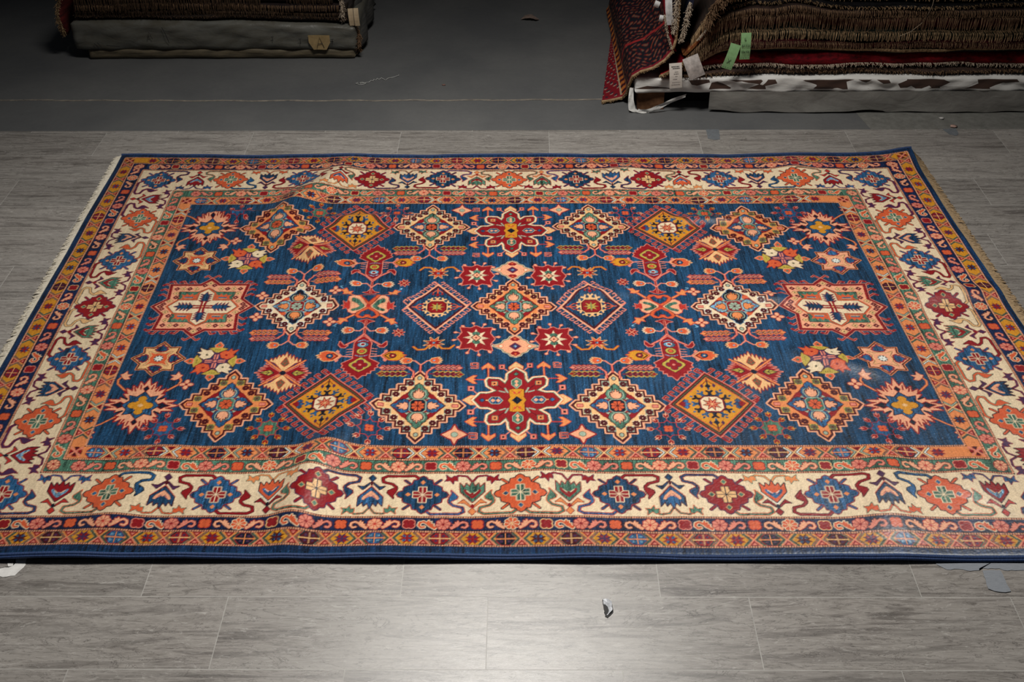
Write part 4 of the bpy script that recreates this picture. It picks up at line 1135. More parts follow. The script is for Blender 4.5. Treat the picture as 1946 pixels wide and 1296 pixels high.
def build_concrete_details():
    c2 = MC.copy(); c2.name = 'painted_concrete_pale'
    V = [(1.45,4.142,-.0026),(5,4.142,-.0026),(5,4.45,-.0026),(1.42,4.36,-.0026)]
    me = bpy.data.meshes.new('floor'); me.from_pydata(V, [], [(0,1,2,3)]); me.update()
    t = NT('bare_concrete'); n = t.noise(t.coord(), 30, 6, .7); t.set(t.ramp(n, [(.3, (96, 95, 90)), (.7, (122, 121, 116))]), .6)
    tag(link('floor', me, t.m), kind='structure')
    t = NT('floor_joint'); n = t.noise(t.coord('Object', (14, 60, 1)), 1.5, 6, .8); t.set(t.ramp(n, [(.36, (78, 77, 75)), (.5, (122, 114, 104)), (.66, (160, 150, 136))]), .8)
    V, F = [], []
    for i in range(121):
        x = -3.2+i*.03; y = 4.455+.012*math.sin(x*1.1)-.008*x+.003*math.sin(x*23)-.012
        w = .005+.003*abs(math.sin(x*37))
        V += [(x, y-w, -.0022), (x, y+w, -.0022)]
        if i: F.append((2*i-2, 2*i, 2*i+1, 2*i-1))
    me = bpy.data.meshes.new('trim_1'); me.from_pydata(V, [], F); me.update(); tag(link('trim_1', me, t.m), kind='structure')
build_concrete_details()

# ------------------------------------------------------------------ piles of rugs
def vn(x, s): return math.sin(x*7.3+s*1.7)*.5+math.sin(x*17.1+s*3.1)*.3+math.sin(x*39.7+s*5.3)*.2
def rug_slab(name, xs, zf, yf, depth, mat, parent, ends=True):
    """one folded rug of a pile: zf(x) -> (bottom, top), yf(x) -> front"""
    V, F = [], []; m = 11
    for x in xs:
        z0, z1 = zf(x); y = yf(x); r = (z1-z0)/2; zc = (z0+z1)/2
        V.append((x, y+depth, z0)); V.append((x, y+r*.9+.02, z0))
        for k in range(7):
            t = -math.pi/2+math.pi*k/6; V.append((x, y+r*.9-r*.9*math.cos(t), zc+r*math.sin(t)))
        V.append((x, y+r*.9+.02, z1)); V.append((x, y+depth, z1))
    n = len(xs)
    for i in range(n-1):
        for j in range(m):
            a, b = i*m+j, i*m+(j+1) % m; F.append((a, a+m, b+m, b))
    F.append(tuple(range(m))[::-1] if False else tuple(range(m))); F.append(tuple(range((n-1)*m, n*m))[::-1])
    me = bpy.data.meshes.new(name); me.from_pydata(V, [], F); me.update()
    bm = bmesh.new(); bm.from_mesh(me); bmesh.ops.recalc_face_normals(bm, faces=bm.faces); bm.to_mesh(me); bm.free()
    me.polygons.foreach_set('use_smooth', np.array([len(p.vertices) == 4 for p in me.polygons]))
    return link(name, me, mat, parent)
def fringe(S, P, L, style, step=.004, r=.0014, out=.008, rg=random, front=None):
    """threads hanging from the polyline P (front edge)"""
    for a, b in zip(P, P[1:]):
        n = max(1, int((b-a).length/step))
        for i in range(n):
            p = a.lerp(b, (i+rg.random())/n)
            if style == 'straight':
                l = L*rg.uniform(.8, 1.1); dx = rg.uniform(-.35, .35)*l*.35
                yb = min(p.y, front(p.x)) if front else p.y
                q = Vector((p.x, yb, p.z))
                S.add([p+Vector((0, .001, 0)), q+Vector((0, -out*rg.uniform(.7, 1.2), -.003)), q+Vector((dx*.5, -out*rg.uniform(.9, 1.5), -l*.5)), q+Vector((dx, -out*rg.uniform(.8, 1.6), -l))], r, r*.8)
            else:
                for k in range(2):
                    l = L*rg.uniform(.6, 1.15); u = Vector((rg.uniform(-.8, .8), -rg.uniform(.3, 1.0), rg.uniform(-1.1, .25))).normalized()
                    w = Vector((rg.uniform(-.5, .5), rg.uniform(-.4, .2), -rg.uniform(.1, .7)))
                    S.add([p+Vector((0, .004, 0)), p+u*l*.5, p+u*l*.8+w*l*.35], r, r*.7)
def stripe_mat(name, c1, c2, rough=.85):
    t = NT(name); n = t.noise(t.coord('Object', (24, 3, 60)), 1.5, 5, .7)
    t.set(t.ramp(n, [(.35, c2), (.65, c1)]), rough, Specular_IOR_Level=.2); return t.m
FR_TAN = plain('fringe_cotton_tan', (176, 148, 112), (116, 92, 66), 90, .85, Specular_IOR_Level=.2)
FR_BROWN = plain('fringe_cotton_brown', (132, 104, 78), (84, 64, 46), 90, .85, Specular_IOR_Level=.2)
FR_DARK = plain('fringe_cotton_dark', (100, 78, 58), (62, 48, 36), 90, .85, Specular_IOR_Level=.2)
FR_PALE = plain('fringe_cotton_pale', (196, 180, 160), (138, 122, 104), 90, .85, Specular_IOR_Level=.2)
def linspace(a, b, n): return [a+(b-a)*i/(n-1) for i in range(n)]

def plastic_mat(name, c1, c2, torn, zlo, zhi):
    t = NT(name)
    v = t.coord('Object', (3, 3, 9)); n = t.noise(v, 2.2, 5, .6, 1.0)
    col = t.ramp(n, [(.3, c2), (.7, c1)])
    if torn:
        vo = t.new('ShaderNodeTexVoronoi'); vo.inputs['Scale'].default_value = 1.0; vo.inputs['Randomness'].default_value = 1
        t.l(t.coord('Object', (13, 1, 30)), vo.inputs['Vector'])
        sx = t.new('ShaderNodeSeparateXYZ'); t.l(t.coord(), sx.inputs[0])
        band = t.math('MULTIPLY', t.math('GREATER_THAN', sx.outputs[2], zlo), t.math('LESS_THAN', sx.outputs[2], zhi))
        s2 = t.new('ShaderNodeSeparateColor'); t.l(vo.outputs['Color'], s2.inputs[0])
        mk = t.math('MULTIPLY', t.math('GREATER_THAN', s2.outputs[0], .62), band)
        col = t.mix(mk, col, torn)
    t.set(col, .38, Specular_IOR_Level=.45); t.bump(t.noise(t.coord('Object', (5, 5, 12)), 2, 4, .55, 1.0), .35, .010)
    return t.m
def sheet(name, f, nu, nv, mat, parent):
    V = [f(i/(nu-1), j/(nv-1)) for i in range(nu) for j in range(nv)]
    F = [(i*nv+j, (i+1)*nv+j, (i+1)*nv+j+1, i*nv+j+1) for i in range(nu-1) for j in range(nv-1)]
    me = bpy.data.meshes.new(name); me.from_pydata(V, [], F); me.update()
    return link(name, me, mat, parent, True)
def rounded_bundle(name, x0, x1, y0, y1, z0, z1, r, mat, parent, wr=.004, seed=1, top=None):
    """a wrapped slab with soft edges and wrinkles (rings along x, closed by shrinking ends)"""
    prof = []
    def arc(cy, cz, a0, a1):
        for k in range(5):
            t = a0+(a1-a0)*k/4; prof.append((cy+r*math.cos(t), cz+r*math.sin(t)))
    arc(y0+r, z0+r, -math.pi/2, -math.pi)
    for k in range(1, 6): prof.append((y0, z0+r+(z1-z0-2*r)*k/6))
    arc(y0+r, z1-r, math.pi, math.pi/2)
    for k in range(1, 4): prof.append((y0+r+(y1-y0-r)*k/4, z1))
    prof += [(y1, z1), (y1, (z0+z1)/2), (y1, z0)]
    for k in range(1, 4): prof.append((y1+(y0+r-y1)*k/4, z0))
    m = len(prof); xs = [x0+r*(1-math.cos(t)) for t in linspace(0, math.pi/2, 5)]+linspace(x0+r, x1-r, int((x1-x0)/.02))[1:-1]+[x1-r+r*math.sin(t) for t in linspace(0, math.pi/2, 5)]
    V, F = [], []; cy, cz = (y0+y1)/2, (z0+z1)/2
    for i, x in enumerate(xs):
        e = min(x-x0, x1-x); k = 1 if e >= r else math.sqrt(max(0, 1-(1-e/r)**2))
        sh = r*(1-k)
        for y, z in prof:
            w = wr*(math.sin(x*21+z*60+seed)+.6*math.sin(x*53-z*90+seed*2)+.5*math.sin(z*150+x*11))
            yy = min(max(y, y0+sh), y1-sh); zz = min(max(z, z0+sh), z1-sh)
            dt = (top(x)-z1)*max(0, (zz-z0)/(z1-z0)) if top else 0
            V.append((x, yy+(w if y < cy else 0), max(z0, zz+dt+w*.3*(1 if z > cz else 0))))
    for i in range(len(xs)-1):
        for j in range(m):
            a, b = i*m+j, i*m+(j+1) % m; F.append((a, b, b+m, a+m))
    F.append(tuple(range(m))); F.append(tuple(range((len(xs)-1)*m, len(xs)*m))[::-1])
    me = bpy.data.meshes.new(name); me.from_pydata(V, [], F); me.update()
    bm = bmesh.new(); bm.from_mesh(me); bmesh.ops.recalc_face_normals(bm, faces=bm.faces); bm.to_mesh(me); bm.free()
    return link(name, me, mat, parent, True)
GL = {'A': [[(-.4,0),(0,1),(.4,0)],[(-.26,.4),(.26,.4)]], 'T': [[(-.4,.95),(.4,1)],[(0,1),(.02,0)]], 'X': [[(-.4,1),(.4,0)],[(.4,.95),(-.4,.05)]], 'x': [[(-.3,.6),(.3,0)],[(.3,.6),(-.3,0)]],
      'B': [[(-.3,0),(-.3,1),(.15,.95),(.2,.7),(-.3,.52),(.3,.4),(.25,.08),(-.3,0)]], '8': [[(0,.5),(-.28,.75),(0,1),(.28,.75),(0,.5),(-.32,.25),(0,0),(.32,.25),(0,.5)]], '0': [[(0,0),(-.3,.3),(-.28,.8),(0,1),(.28,.75),(.3,.25),(0,0)]],
      '7': [[(-.3,.95),(.3,1),(-.05,0)]], '3': [[(-.28,.95),(.2,.9),(.22,.65),(-.05,.5),(.28,.35),(.15,.05),(-.28,.05)]], '5': [[(.28,1),(-.22,.95),(-.25,.55),(.2,.55),(.26,.2),(-.28,.02)]], '1': [[(0,0),(.02,1)]], '6': [[(.2,1),(-.25,.5),(-.22,.05),(.25,.08),(.22,.45),(-.22,.4)]], '4': [[(.1,0),(.12,1),(-.3,.35),(.3,.35)]], '-': [[(-.3,.45),(.3,.5)]]}
def writing(name, text, org, ux, uz, h, w, mat, parent, adv=.9, off=.0012):
    """pen strokes on a surface: org = lower left, ux/uz = unit directions along and up the writing"""
    ux, uz = Vector(ux).normalized(), Vector(uz).normalized(); nn = ux.cross(uz); S = Strands()
    for i, ch in enumerate(text):
        for st in GL.get(ch, []):
            P = [Vector(org)+ux*(h*(.45+adv*i+.8*px))+uz*(h*pz)+nn*off for px, pz in st]
            S.add(P, w, w, 4)
    return link(name, S.mesh(name), mat, parent)
INK = plain('black_ink', (26, 26, 30), None, 50, .6)

def hang_tag(name, p, w, h, tilt, lean, mat, label, cat, group=None, holes=False, thick=.0006, turn=0.):
    """paper tag hanging from p (its top middle); tilt in the picture plane, lean towards the viewer"""
    root = empty(name, p); tag(root, label, cat, group)
    root.rotation_euler = (lean, tilt, turn)
    V, F = [], []
    n = 7
    for i in range(n):
        f = i/(n-1); b = -.006*math.sin(f*math.pi)
        for y in (b, b+thick):
            V += [(-w/2, y, -h*f), (w/2, y, -h*f)]
    for i in range(n-1):
        a = i*4; c = a+4
        F += [(a, c, c+1, a+1), (a+2, a+3, c+3, c+2), (a, a+2, c+2, c), (a+1, c+1, c+3, a+3)]
    F += [(0, 1, 3, 2), (4*n-4, 4*n-2, 4*n-1, 4*n-3)]
    me = bpy.data.meshes.new('paper'); me.from_pydata(V, [], F); me.update()
    bm = bmesh.new(); bm.from_mesh(me); bmesh.ops.recalc_face_normals(bm, faces=bm.faces); bm.to_mesh(me); bm.free()
    link('paper', me, mat, root)
    if holes:
        S = Strands()
        for k in range(4):
            x = -w/2+w*(k+.5)/4; S.add([Vector((x, -.0012, -h*.945)), Vector((x, .0004, -h*.945))], .0016, .0016, 6)
            n0 = len(S.V); S.F.append(tuple(range(n0-12, n0-6)))
        V_, F_ = S.V, S.F
        me = bpy.data.meshes.new('punched_hole'); me.from_pydata(V_, [], F_); me.update(); link('punched_hole', me, INK, root)
    return root

def build_right_pile():
    # --- wrapped pallet at the bottom
    root = empty('wrapped_pallet', (1.6, 4.9, 0)); inv = lambda o: (setattr(o, 'parent', root), setattr(o, 'location', -root.location))
    tag(root, 'low pallet wrapped in torn white plastic under the right rug pile', 'pallet')
    PL = plastic_mat('white_plastic_film', (238, 236, 231), (206, 203, 198), (74, 56, 48), .098, .138)
    PG = plastic_mat('grey_plastic_film', (138, 135, 129), (112, 108, 103), None, 0, 0)
    o = rounded_bundle('plastic_wrap', .482, 3.0, 4.325, 5.45, .078, .147, .016, PL, None, .0035, 2); inv(o); o['label'] = 'torn white plastic film'
    def skirt(u, v):
        x = .80+2.2*u; hem = .003+.007*max(0, math.sin(x*9+1))*(x < 1.55)+.002*math.sin(x*31); z = .088+(hem-.088)*v
        y = 4.322-.020*v+.004*math.sin(x*11+v*3)*v+.0015*math.sin(x*43-v*5)
        if x < .9: y += .02*(1-(x-.8)/.1)*v
        return (x, y, z)
    o = sheet('plastic_skirt', skirt, 150, 9, PG, None); inv(o); o['label'] = 'grey plastic hanging to the floor'
    def strap(u, v):
        c = [(.470,4.34,.10),(.468,4.325,.05),(.475,4.315,.012),(.505,4.305,-.001),(.55,4.305,.006),(.62,4.318,.038),(.70,4.325,.07)]
        f = u*(len(c)-1); i = min(int(f), len(c)-2); f -= i
        p = [c[i][k]*(1-f)+c[i+1][k]*f for k in range(3)]
        w = .012+.012*math.sin(u*math.pi)
        return (p[0]+(v-.5)*w*(1.3 if u < .45 else .3), p[1]+.003*math.sin(u*30+v*6), max(-.001, p[2]+(v-.5)*w*(.2 if u < .45 else 1.2)))
    o = sheet('plastic_strap', strap, 40, 5, PL, None); inv(o)
    WD = stripe_mat('pallet_timber', (126, 88, 60), (92, 62, 42))
    me = box_mesh('wood_block', .50, .612, 4.345, 4.48, -.003, .08)
    o = link('wood_block', me, WD, None); inv(o); o['label'] = 'brown timber block'
    dk = plain('pallet_gloom', (30, 27, 25), (16, 15, 14), 20, .95)  # near-black fill standing in for the shade below the pallet deck
    o = link('shade_fill', box_mesh('shade_fill', .62, 3.0, 4.43, 5.4, -.003, .08), dk, None); inv(o)
    # --- the stacked rugs
    Z = [.1535, .172, .236, .258, .290, .335, .398, .424, .452, .52]
    def S(x): f = min(1, max(0, (x-.64)/(.86-.64))); return f*f*(3-2*f)
    def zz(z, x): return .1545+(z-.1535)*(.28+.72*S(x))+max(0, z-.16)*(.05*math.exp(-((x-1.12)/.11)**2)+.03*math.exp(-((x-.95)/.06)**2)+.035*max(0, x-1.75))/.3*.55+.003*vn(x, z*40)*(1 if z > .15 else 0)
    def yy(k): return lambda x: 4.352+.016*vn(x*.8, k*2.3)+.010*(k % 3)-.02*(1-S(x))
    spec = [ # colour body, fringe mat, style, drop, top offset, label
        ((70,52,44),(44,34,30), FR_BROWN, 'curly', .020, 'rug in right pile with grey-tan curly fringe, lowest on the white plastic'),
        ((128,10,24),(60,6,14), FR_PALE, 'curly', .018, 'rug in right pile with a bright red pile edge above pale curly fringe'),
        ((46,48,44),(26,28,26), FR_TAN, 'cord', .0, 'thin dark rug in right pile with tan rope edge, just above the red rug'),
        ((70,12,20),(40,8,14), FR_BROWN, 'straight', .022, 'rug in right pile behind the green tags, dark red with short brown fringe'),
        ((40,48,40),(24,30,26), FR_TAN, 'straight', .034, 'rug in right pile with dense tan fringe, directly under the long-fringed one'),
        ((74,14,22),(44,10,16), FR_BROWN, 'straight', .055, 'rug in right pile with the longest straight brown fringe'),
        ((56,40,34),(34,26,22), FR_BROWN, 'straight', .024, 'rug in right pile with brown fringe, second below the black gap'),
        ((30,28,30),(18,18,20), FR_TAN, 'curly', .018, 'rug in right pile with pale tan fluffy edge, right below the black gap'),
        ((48,36,30),(30,24,20), FR_TAN, 'straight', .05, 'topmost visible rug of the right pile, cut off by the upper picture edge')]
    xs = linspace(.655, 2.9, 110)
    for k, (c1, c2, fm, style, drop, lb) in enumerate(spec):
        r = empty('folded_rug', (1.7, 4.9, zz(Z[k], 1.7))); tag(r, lb, 'rug', 'folded rugs stacked on the wrapped pallet')
        inv2 = lambda o, r=r: (setattr(o, 'parent', r), setattr(o, 'location', -r.location))
        zf = lambda x, k=k: (zz(Z[k], x)+.0006, zz(Z[k+1], x)-.0006-(.010 if k == 7 else 0))
        y = yy(k)
        xk = linspace(.655+.006*k, 2.9, 110)
        inv2(rug_slab('folded_body', xk, zf, y, .95, stripe_mat('pile_%d' % k, c1, c2), None))
        St = Strands(); rg = random.Random(k)
        def edge(zoff, yoff, xr=xk): return [Vector((x, y(x)+yoff, zoff(x))) for x in xr]
        if style == 'cord':
            P = edge(lambda x: zf(x)[1]-.006, -.003)
            St.add(P, .0065, .0065, 7)
            fringe(St, P, .008, 'curly', .006, .0016, rg=rg)
        elif k == 1:
            P = edge(lambda x: zf(x)[0]+.020+.004*vn(x, 9), -.002); fringe(St, P, drop, 'curly', .0042, .0017, rg=rg)
        else:
            P = edge(lambda x: zf(x)[1]-.004, .004); fringe(St, P, drop, style, .0042, .0016, .009, rg, lambda x, k=k: min(yy(q)(x) for q in range(max(0, k-2), k+1)))
            if style == 'straight' and k in (4, 5): fringe(St, edge(lambda x: zf(x)[1]-.004, .006), .010, 'curly', .008, .0014, rg=rg)
        inv2(link('fringe', St.mesh('fringe'), fm, None))
    # --- the patterned rug slipping off the left side
    r = empty('draped_rug', (.55, 4.9, .1)); tag(r, 'dark red and navy patterned rug draped down the left side of the right pile', 'rug')
    prof = [(.352,.004),(.40,.008),(.445,.012),(.458,.045),(.462,.10),(.472,.150),(.505,.176),(.555,.192),(.60,.225),(.628,.262),(.640,.310),(.643,.38),(.644,.47),(.646,.60)]
    yfr = [4.405,4.415,4.43,4.40,4.36,4.335,4.325,4.325,4.325,4.325,4.335,4.345,4.36,4.38]
    nu, nv = 190, 170
    V, C = [], []
    cum = [0]
    for a, b in zip(prof, prof[1:]): cum.append(cum[-1]+math.hypot(b[0]-a[0], b[1]-a[1]))
    for i in range(nu):
        s = cum[-1]*i/(nu-1); j = max(q for q in range(len(cum)-1) if cum[q] <= s+1e-9); f = (s-cum[j])/(cum[j+1]-cum[j])
        px = prof[j][0]*(1-f)+prof[j+1][0]*f; pz = prof[j][1]*(1-f)+prof[j+1][1]*f; py = yfr[j]*(1-f)+yfr[j+1]*f
        for q in range(nv):
            v = q/(nv-1)*1.05
            rip = .010*math.sin(v*19+s*9)*min(1, s*6)*min(1, max(0, s-.1)*5)
            V.append((px+.12*v*max(0, 1-s*10)-abs(rip)*.8-.012*v*min(1, s*9), py+v, max(.003, pz+rip*.6+.03*v*min(1, max(0, s-.15)*4))))
            ws, wv = s+.012*math.sin(v*23+s*11), v+.014*math.sin(s*41+v*7)
            if s < .085:
                c = (110, 12, 24) if (math.sin(wv*95)*math.sin(ws*150) < .35) else ((150, 120, 104) if math.sin(wv*190) > .5 else (40, 26, 40))
            elif s < .15:
                d = math.sin(wv*110); c = (196, 120, 52) if d > .2 else ((150, 40, 24) if d > -.5 else (30, 24, 34))
                if abs(s-.088) < .003 or abs(s-.147) < .003: c = (150, 136, 112)
            else:
                n_ = math.sin(wv*150+2.6*math.sin(ws*60)+1.5*math.sin(ws*23))+.9*math.sin(ws*230+2.4*math.sin(wv*80))
                c = (18, 18, 26) if n_ < .30 else ((92, 18, 24) if n_ < 1.05 else ((134, 66, 36) if n_ < 1.4 else (96, 78, 66)))
                if .30 < wv < .325: c = (150, 40, 40)
            if v < .035: c = (120, 22, 36)
            C.append(c)
    F = np.array([(i*nv+j, i*nv+j+1, (i+1)*nv+j+1, (i+1)*nv+j) for i in range(nu-1) for j in range(nv-1)])
    t = NT('draped_pile'); at = t.new('ShaderNodeAttribute', attribute_name='tint'); t.set(at.outputs['Color'], .7, Specular_IOR_Level=.25)
    o = link('draped_body', mesh_np('draped_body', np.array(V), F, lin(np.array(C))), t.m, r); o.location = -r.location
    so = o.modifiers.new('thickness', 'SOLIDIFY'); so.thickness = .006; so.offset = 1
    St = Strands(); P = [Vector((p[0]-.002, y-.006, p[1]+.003)) for p, y in zip(prof, yfr)]
    P2 = []
    for a, b in zip(P, P[1:]):
        for q in range(4): P2.append(a.lerp(b, q/4))
    St.add(P2, .0065, .0065, 7); rg = random.Random(5); fringe(St, P2, .011, 'curly', .004, .0019, rg=rg)
    o = link('fringe', St.mesh('fringe'), FR_TAN, r); o.location = -r.location; o['label'] = 'tan braided fringe'
    # --- small rug corners caught between the draped rug and the pile
    def corner(name, P, width, c1, c2, lb, fm, fl):
        """narrow strip of a rug coming down along P (front edge points), running back in y"""
        r = empty('rug_corner', P[-1]); tag(r, lb, 'rug', 'rug corners at the left end of the right pile')
        V, F = [], []
        for p in P:
            for yv in linspace(0, width, 6): V += [(p[0], p[1]+yv, p[2]), (p[0]+.012, p[1]+yv+.002, p[2]-.004)]
        n = 12
        for i in range(len(P)-1):
            for j in range(5):
                a = i*n+2*j; F.append((a, a+n, a+n+2, a+2)); F.append((a+1, a+3, a+n+3, a+n+1))
            F.append((i*n, i*n+1, (i+1)*n+1, (i+1)*n))
        me = bpy.data.meshes.new('corner_body'); me.from_pydata(V, [], F); me.update()
        o = link('corner_body', me, c1, r); o.location = -r.location
        St = Strands(); rg = random.Random(len(lb)); PV = [Vector(p)+Vector((-.004, -.003, 0)) for p in P[fl[0]:fl[1]]]
        fringe(St, PV, fl[2], 'curly', .0022, .0018, rg=rg); fringe(St, PV, fl[2]*.8, 'curly', .003, .0018, rg=rg)
        o = link('fringe', St.mesh('fringe'), fm, r); o.location = -r.location
    mr = stripe_mat('red_wool', (150, 18, 32), (104, 10, 20)); mn = stripe_mat('navy_wool', (40, 44, 66), (22, 24, 38)); mg = stripe_mat('gold_wool', (176, 132, 70), (120, 26, 30))
    corner('a', [(.560,4.40,.60),(.572,4.39,.50),(.592,4.375,.40),(.612,4.355,.32),(.634,4.335,.262)], .10, mr, None, 'narrow red rug edge running steeply down beside the draped patterned rug', FR_PALE, (2, 5, .012))
    corner('b', [(.640,4.37,.60),(.638,4.36,.50),(.632,4.345,.41),(.628,4.335,.345)], .10, mn, None, 'dark rug end with a thick white fluffy fringe clump hanging left of the brown fringes', FR_PALE, (1, 4, .024))
    corner('c', [(.700,4.37,.56),(.688,4.355,.46),(.676,4.34,.38),(.662,4.325,.315)], .12, mn, None, 'navy rug corner with pale fringe clump nearest the blank white tag', FR_PALE, (1, 4, .026))
    corner('d', [(.70,4.335,.232),(.66,4.322,.205),(.615,4.316,.178),(.585,4.312,.166)], .10, mr, None, 'small red rug corner lying on the white plastic behind the printed tag', FR_TAN, (0, 4, .016))
    corner('e', [(.77,4.345,.36),(.73,4.335,.31),(.70,4.33,.275),(.672,4.326,.248)], .08, mg, None, 'navy, gold and red rug corner just above the blank white tag', FR_PALE, (0, 2, .01))
    corner('f', [(.90,4.36,.58),(.84,4.345,.52),(.79,4.335,.455),(.755,4.325,.39)], .10, stripe_mat('brown_wool', (110, 84, 60), (70, 50, 36)), None, 'brown shaggy rug end drooping over the left shoulder of the right pile', FR_BROWN, (0, 4, .05))
    # --- tags
    WP = plain('tag_paper', (226, 218, 208), (214, 206, 196), 80, .6); GP = plain('green_tag_paper', (150, 196, 138), (134, 180, 122), 60, .6)
    g = 'paper tags hanging from the right pile'
    t1 = hang_tag('price_tag', (.640, 4.300, .224), .052, .106, math.radians(-5), math.radians(-6), WP, 'cream tag with small printed lines hanging over the white plastic corner', 'tag', g)
    S1 = Strands(); rg = random.Random(2)
    for row, (zz_, x0, x1, w) in enumerate(((-.014,-.017,.015,.0016),(-.021,-.012,.018,.0016),(-.036,-.004,.010,.0007),(-.044,-.008,.012,.0007),(-.054,-.002,.008,.0006),(-.066,-.012,.006,.0007),(-.080,-.016,.018,.0004),(-.090,-.018,.018,.0004))):
        x = x0
        while x < x1:
            l = rg.uniform(.0025, .006); b = -.006*math.sin(min(1, -zz_/.106)*math.pi)-.0006; S1.add([Vector((x, b, zz_)), Vector((min(x1, x+l), b, zz_))], w, w, 4); x += l+.0014
    link('printed_lines', S1.mesh('printed_lines'), INK, t1)
    hang_tag('blank_tag', (.695, 4.285, .258), .066, .095, math.radians(-24), math.radians(-6), plain('blank_tag_paper', (222, 214, 208), None, 40, .55), 'blank white square tag hanging tilted, right of the printed one', 'tag', g)
    t3 = hang_tag('green_tag', (.880, 4.298, .305), .043, .106, math.radians(17), math.radians(-6), GP, 'pale green tag with a handwritten X, hanging tilted', 'tag', g, True)
    writing('handwritten_mark', 'X', (-.012, -.0040, -.082), (1, 0, 0), (0, -.12, 1), .020, .0007, INK, t3)
    t4 = hang_tag('green_tag', (.917, 4.300, .352), .041, .110, math.radians(-2), math.radians(-4), GP, 'upright green tag with handwritten numbers, right of the tilted one', 'tag', g, True)
    writing('handwritten_mark', 'B', (-.008, -.0062, -.030), (1, 0, 0), (0, -.06, 1), .011, .0006, INK, t4, .7)
    writing('handwritten_mark', '80735', (-.019, -.0075, -.056), (1, 0, 0), (0, 0, 1), .0115, .0006, INK, t4, .62)
    writing('handwritten_mark', '10x106', (-.019, -.0070, -.082), (1, 0, 0), (0, .05, 1), .011, .0006, INK, t4, .52)
    SP = plain('slip_paper', (214, 214, 212), None, 40, .6)
    for p, w, h, a, b, lb in (((.598,4.355,.47),.030,.10,-12,25,'long white paper slip between red rug edge and white fringe'), ((.560,4.38,.455),.022,.026,20,10,'upper of two small white slips on the draped rug'), ((.578,4.372,.40),.016,.026,8,10,'lower of two small white slips on the draped rug')):
        hang_tag('paper_slip', p, w, h, math.radians(a), math.radians(-8), SP, lb, 'paper slip', 'white slips near the top of the draped rug', turn=math.radians(-b))
    # one long loose thread
    P = [(1.66,4.335,.49),(1.655,4.326,.455),(1.645,4.322,.42),(1.625,4.322,.38),(1.59,4.324,.345),(1.55,4.328,.325)]
    tag(link('loose_thread', tube_mesh('loose_thread', P, .0012, 4), plain('thread', (170, 150, 126), None, 40, .8)), 'long loose thread hanging across the fringes of the right pile', 'thread')
build_right_pile()

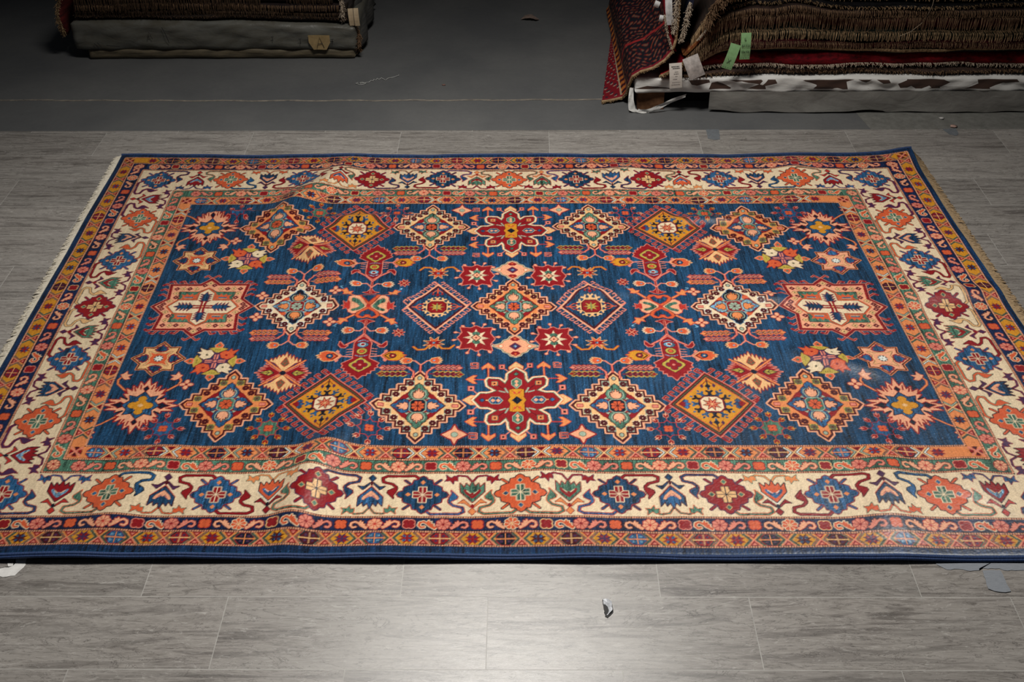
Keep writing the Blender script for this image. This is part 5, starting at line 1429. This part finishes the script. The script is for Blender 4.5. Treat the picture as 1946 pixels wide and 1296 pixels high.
def build_left_pile():
    root = empty('wrapped_bundle', (-1.45, 5.4, 0)); tag(root, 'long bundle wrapped in grey plastic and marked with pen, under the left rug pile', 'bundle')
    inv = lambda o: (setattr(o, 'parent', root), setattr(o, 'location', -root.location))
    PB = plastic_mat('dull_plastic_film', (106, 106, 100), (84, 80, 70), None, 0, 0)
    o = rounded_bundle('plastic_wrap', -2.09, -.76, 4.895, 5.9, .040, .180, .030, PB, None, .003, 5, lambda x: .180-.022*max(0, (x+1.3)/.5)); inv(o)
    o = rounded_bundle('kraft_underside', -2.035, -.775, 4.902, 5.88, -.003, .052, .022, plain('dull_kraft_wrap', (110, 98, 76), (78, 70, 56), 14, .6, .3, (1, 6, 6)), None, .002, 9); inv(o); o['label'] = 'tan wrapping showing below the grey plastic'
    PT = plain('kraft_label', (176, 150, 104), (150, 126, 86), 40, .7)
    def lab(u, v):
        a = [(-.985,.118),(-.885,.122),(-.885,.068),(-.905,.050),(-.955,.050)]
        x = -.985+.10*u+(.02 if v > .5 else 0)*(1-2*u)*(v-.5)*2; z = .120-.070*v
        return (x, 4.886+.002*math.sin(u*5), z)
    o = sheet('paper_label', lab, 6, 5, PT, None); inv(o); o['label'] = 'tan paper label with a pen letter'
    def wr(text, x, z, h, w=.0011):
        o = writing('pen_writing', text, (x, 4.886, z), (1, 0, 0), (0, 0, 1), h, w, INK, None, .9, .003); inv(o)
    wr('A', -.955, .060, .052); wr('T', -1.035, .078, .026); wr('T', -.885, .078, .024); wr('A', -1.735, .105, .034); wr('T', -1.16, .094, .020)
    for P in ([(-1.655,.16),(-1.652,.15),(-1.645,.13),(-1.635,.085)], [(-1.985,.085),(-1.965,.055)], [(-1.97,.088),(-1.955,.066)], [(-1.93,.075),(-1.87,.068)]):
        S = Strands(); S.add([Vector((x, 4.884, z)) for x, z in P], .0012, .0012, 4)
        o = link('pen_stroke', S.mesh('pen_stroke'), INK, None); inv(o)
    Z = [.188, .207, .228, .262, .304, .35]
    def zz(z, x): return z-.022*max(0, (x+1.3)/.5)*(1 if z < .2 else .6)+.004*vn(x, z*30)*(z > .17)
    spec = [((44,34,28),(26,20,18), FR_BROWN, 'curly', .012, -2.06, -.80, 'lowest rug of the left pile, thin and brown, lying on the grey plastic bundle'),
            ((54,42,32),(32,25,20), FR_BROWN, 'straight', .02, -2.05, -.81, 'second rug from the bottom of the left pile, with short brown fringe'),
            ((40,28,26),(24,18,18), FR_TAN, 'straight', .026, -2.04, -.83, 'dark rug in the left pile just below the long-fringed one, tan-edged to the right'),
            ((40,30,24),(24,19,17), FR_BROWN, 'straight', .074, -2.04, -.86, 'rug in the left pile with long brown fringe hanging in tassels'),
            ((52,38,30),(32,24,20), FR_TAN, 'straight', .026, -2.02, -.84, 'top visible rug of the left pile, with a whitish edge at the upper picture border')]
    for k, (c1, c2, fm, style, drop, x0, x1, lb) in enumerate(spec):
        r = empty('folded_rug', (-1.45, 5.4, Z[k])); tag(r, lb, 'rug', 'folded rugs stacked on the grey bundle')
        inv2 = lambda o, r=r: (setattr(o, 'parent', r), setattr(o, 'location', -r.location))
        zf = lambda x, k=k: (zz(Z[k], x)+.0006, zz(Z[k+1], x)-.0006)
        fm = FR_DARK if fm is FR_BROWN else FR_BROWN
        y = lambda x, k=k: 4.915+.010*vn(x*.8, k*3.1)+.006*(k % 2)
        xk = linspace(x0, x1, 70)
        inv2(rug_slab('folded_body', xk, zf, y, .95, stripe_mat('left_pile_%d' % k, c1, c2), None))
        St = Strands(); rg = random.Random(40+k)
        P = [Vector((x, y(x)+.004, zf(x)[1]-.004)) for x in xk]
        if k == 3:
            fringe(St, [p for p in P if p.x < -1.17], drop, style, .0042, .0015, .014, rg); S3 = Strands(); fringe(S3, [p for p in P if p.x > -1.08], .034, style, .0042, .0015, .012, rg); inv2(link('fringe', S3.mesh('fringe'), fm, None))
        else: fringe(St, P, drop, style, .0045, .0016, .010, rg)
        inv2(link('fringe', St.mesh('fringe'), fm, None))
        if k == 4:
            S2 = Strands(); fringe(S2, [Vector((x, y(x)-.004, zf(x)[0]+.004)) for x in linspace(-1.80, -1.26, 30)], .010, 'curly', .004, .0018, rg=rg); o = link('selvedge', S2.mesh('selvedge'), FR_PALE, None); inv2(o); o['label'] = 'whitish edge'
    # rug ends hanging at the two sides of the pile
    def hanging(label, side, x0, yw, zt, zb, m, fm, seed):
        r = empty('hanging_rug_end', (x0, 5.0, zb)); tag(r, label, 'rug', 'rug ends hanging at the sides of the left pile')
        def f(u, v):
            z = zt+(zb-zt)*v; bul = side*(.05*math.sin(min(1, v*1.1)*math.pi*.5)+.012*math.sin(u*14+v*5))
            return (x0+bul, 4.93+yw*u+.015*math.sin(v*7), z)
        o = sheet('hanging_body', f, 26, 16, m, r); o.location = -r.location
        so = o.modifiers.new('thickness', 'SOLIDIFY'); so.thickness = .008; so.offset = 0
        St = Strands(); rg = random.Random(seed)
        P = [Vector(f(0, v))+Vector((side*.004, -.006, 0)) for v in linspace(.05, .95, 14)]
        fringe(St, P, .026, 'curly', .0022, .0018, rg=rg); fringe(St, P, .02, 'curly', .003, .0018, rg=rg)
        o = link('fringe', St.mesh('fringe'), fm, r); o.location = -r.location
    hanging('dark red rug end with pale fringe hanging down the left pile at left', -1, -2.085, .75, .33, .105, stripe_mat('dull_red_wool', (96, 30, 28), (50, 18, 20)), FR_TAN, 3)
    hanging('dark rug end with pale tufted fringe hanging at the right side of the left pile', 1, -.865, .75, .32, .175, stripe_mat('dull_grey_wool', (70, 62, 58), (40, 36, 36)), FR_PALE, 4)
    hanging('grey striped rug end bulging low at the left pile, below its tan tags', 1, -.80, .6, .17, .030, stripe_mat('grey_stripe_wool', (76, 74, 70), (46, 46, 46)), FR_BROWN, 6)
    TP = plain('old_tag_paper', (200, 178, 146), (176, 154, 122), 40, .65)
    for p, w, h, a, lb in (((-.782,4.915,.235),.024,.078,-4,'left one of the two tan tags at the right end of the left pile'), ((-.755,4.905,.240),.022,.080,-3,'right one of the two tan tags at the right end of the left pile')):
        hang_tag('hang_tag', p, w, h, math.radians(a), math.radians(-8), TP, lb, 'tag', 'tan tags on the left pile')
build_left_pile()

def build_back():
    o = link('wall_back', box_mesh('wall_back', -5, 5, 9.3, 9.5, 0, 4), plain('dark_wall_paint', (70, 70, 70), (60, 60, 60), 4, .9)); tag(o, kind='structure')
build_back()
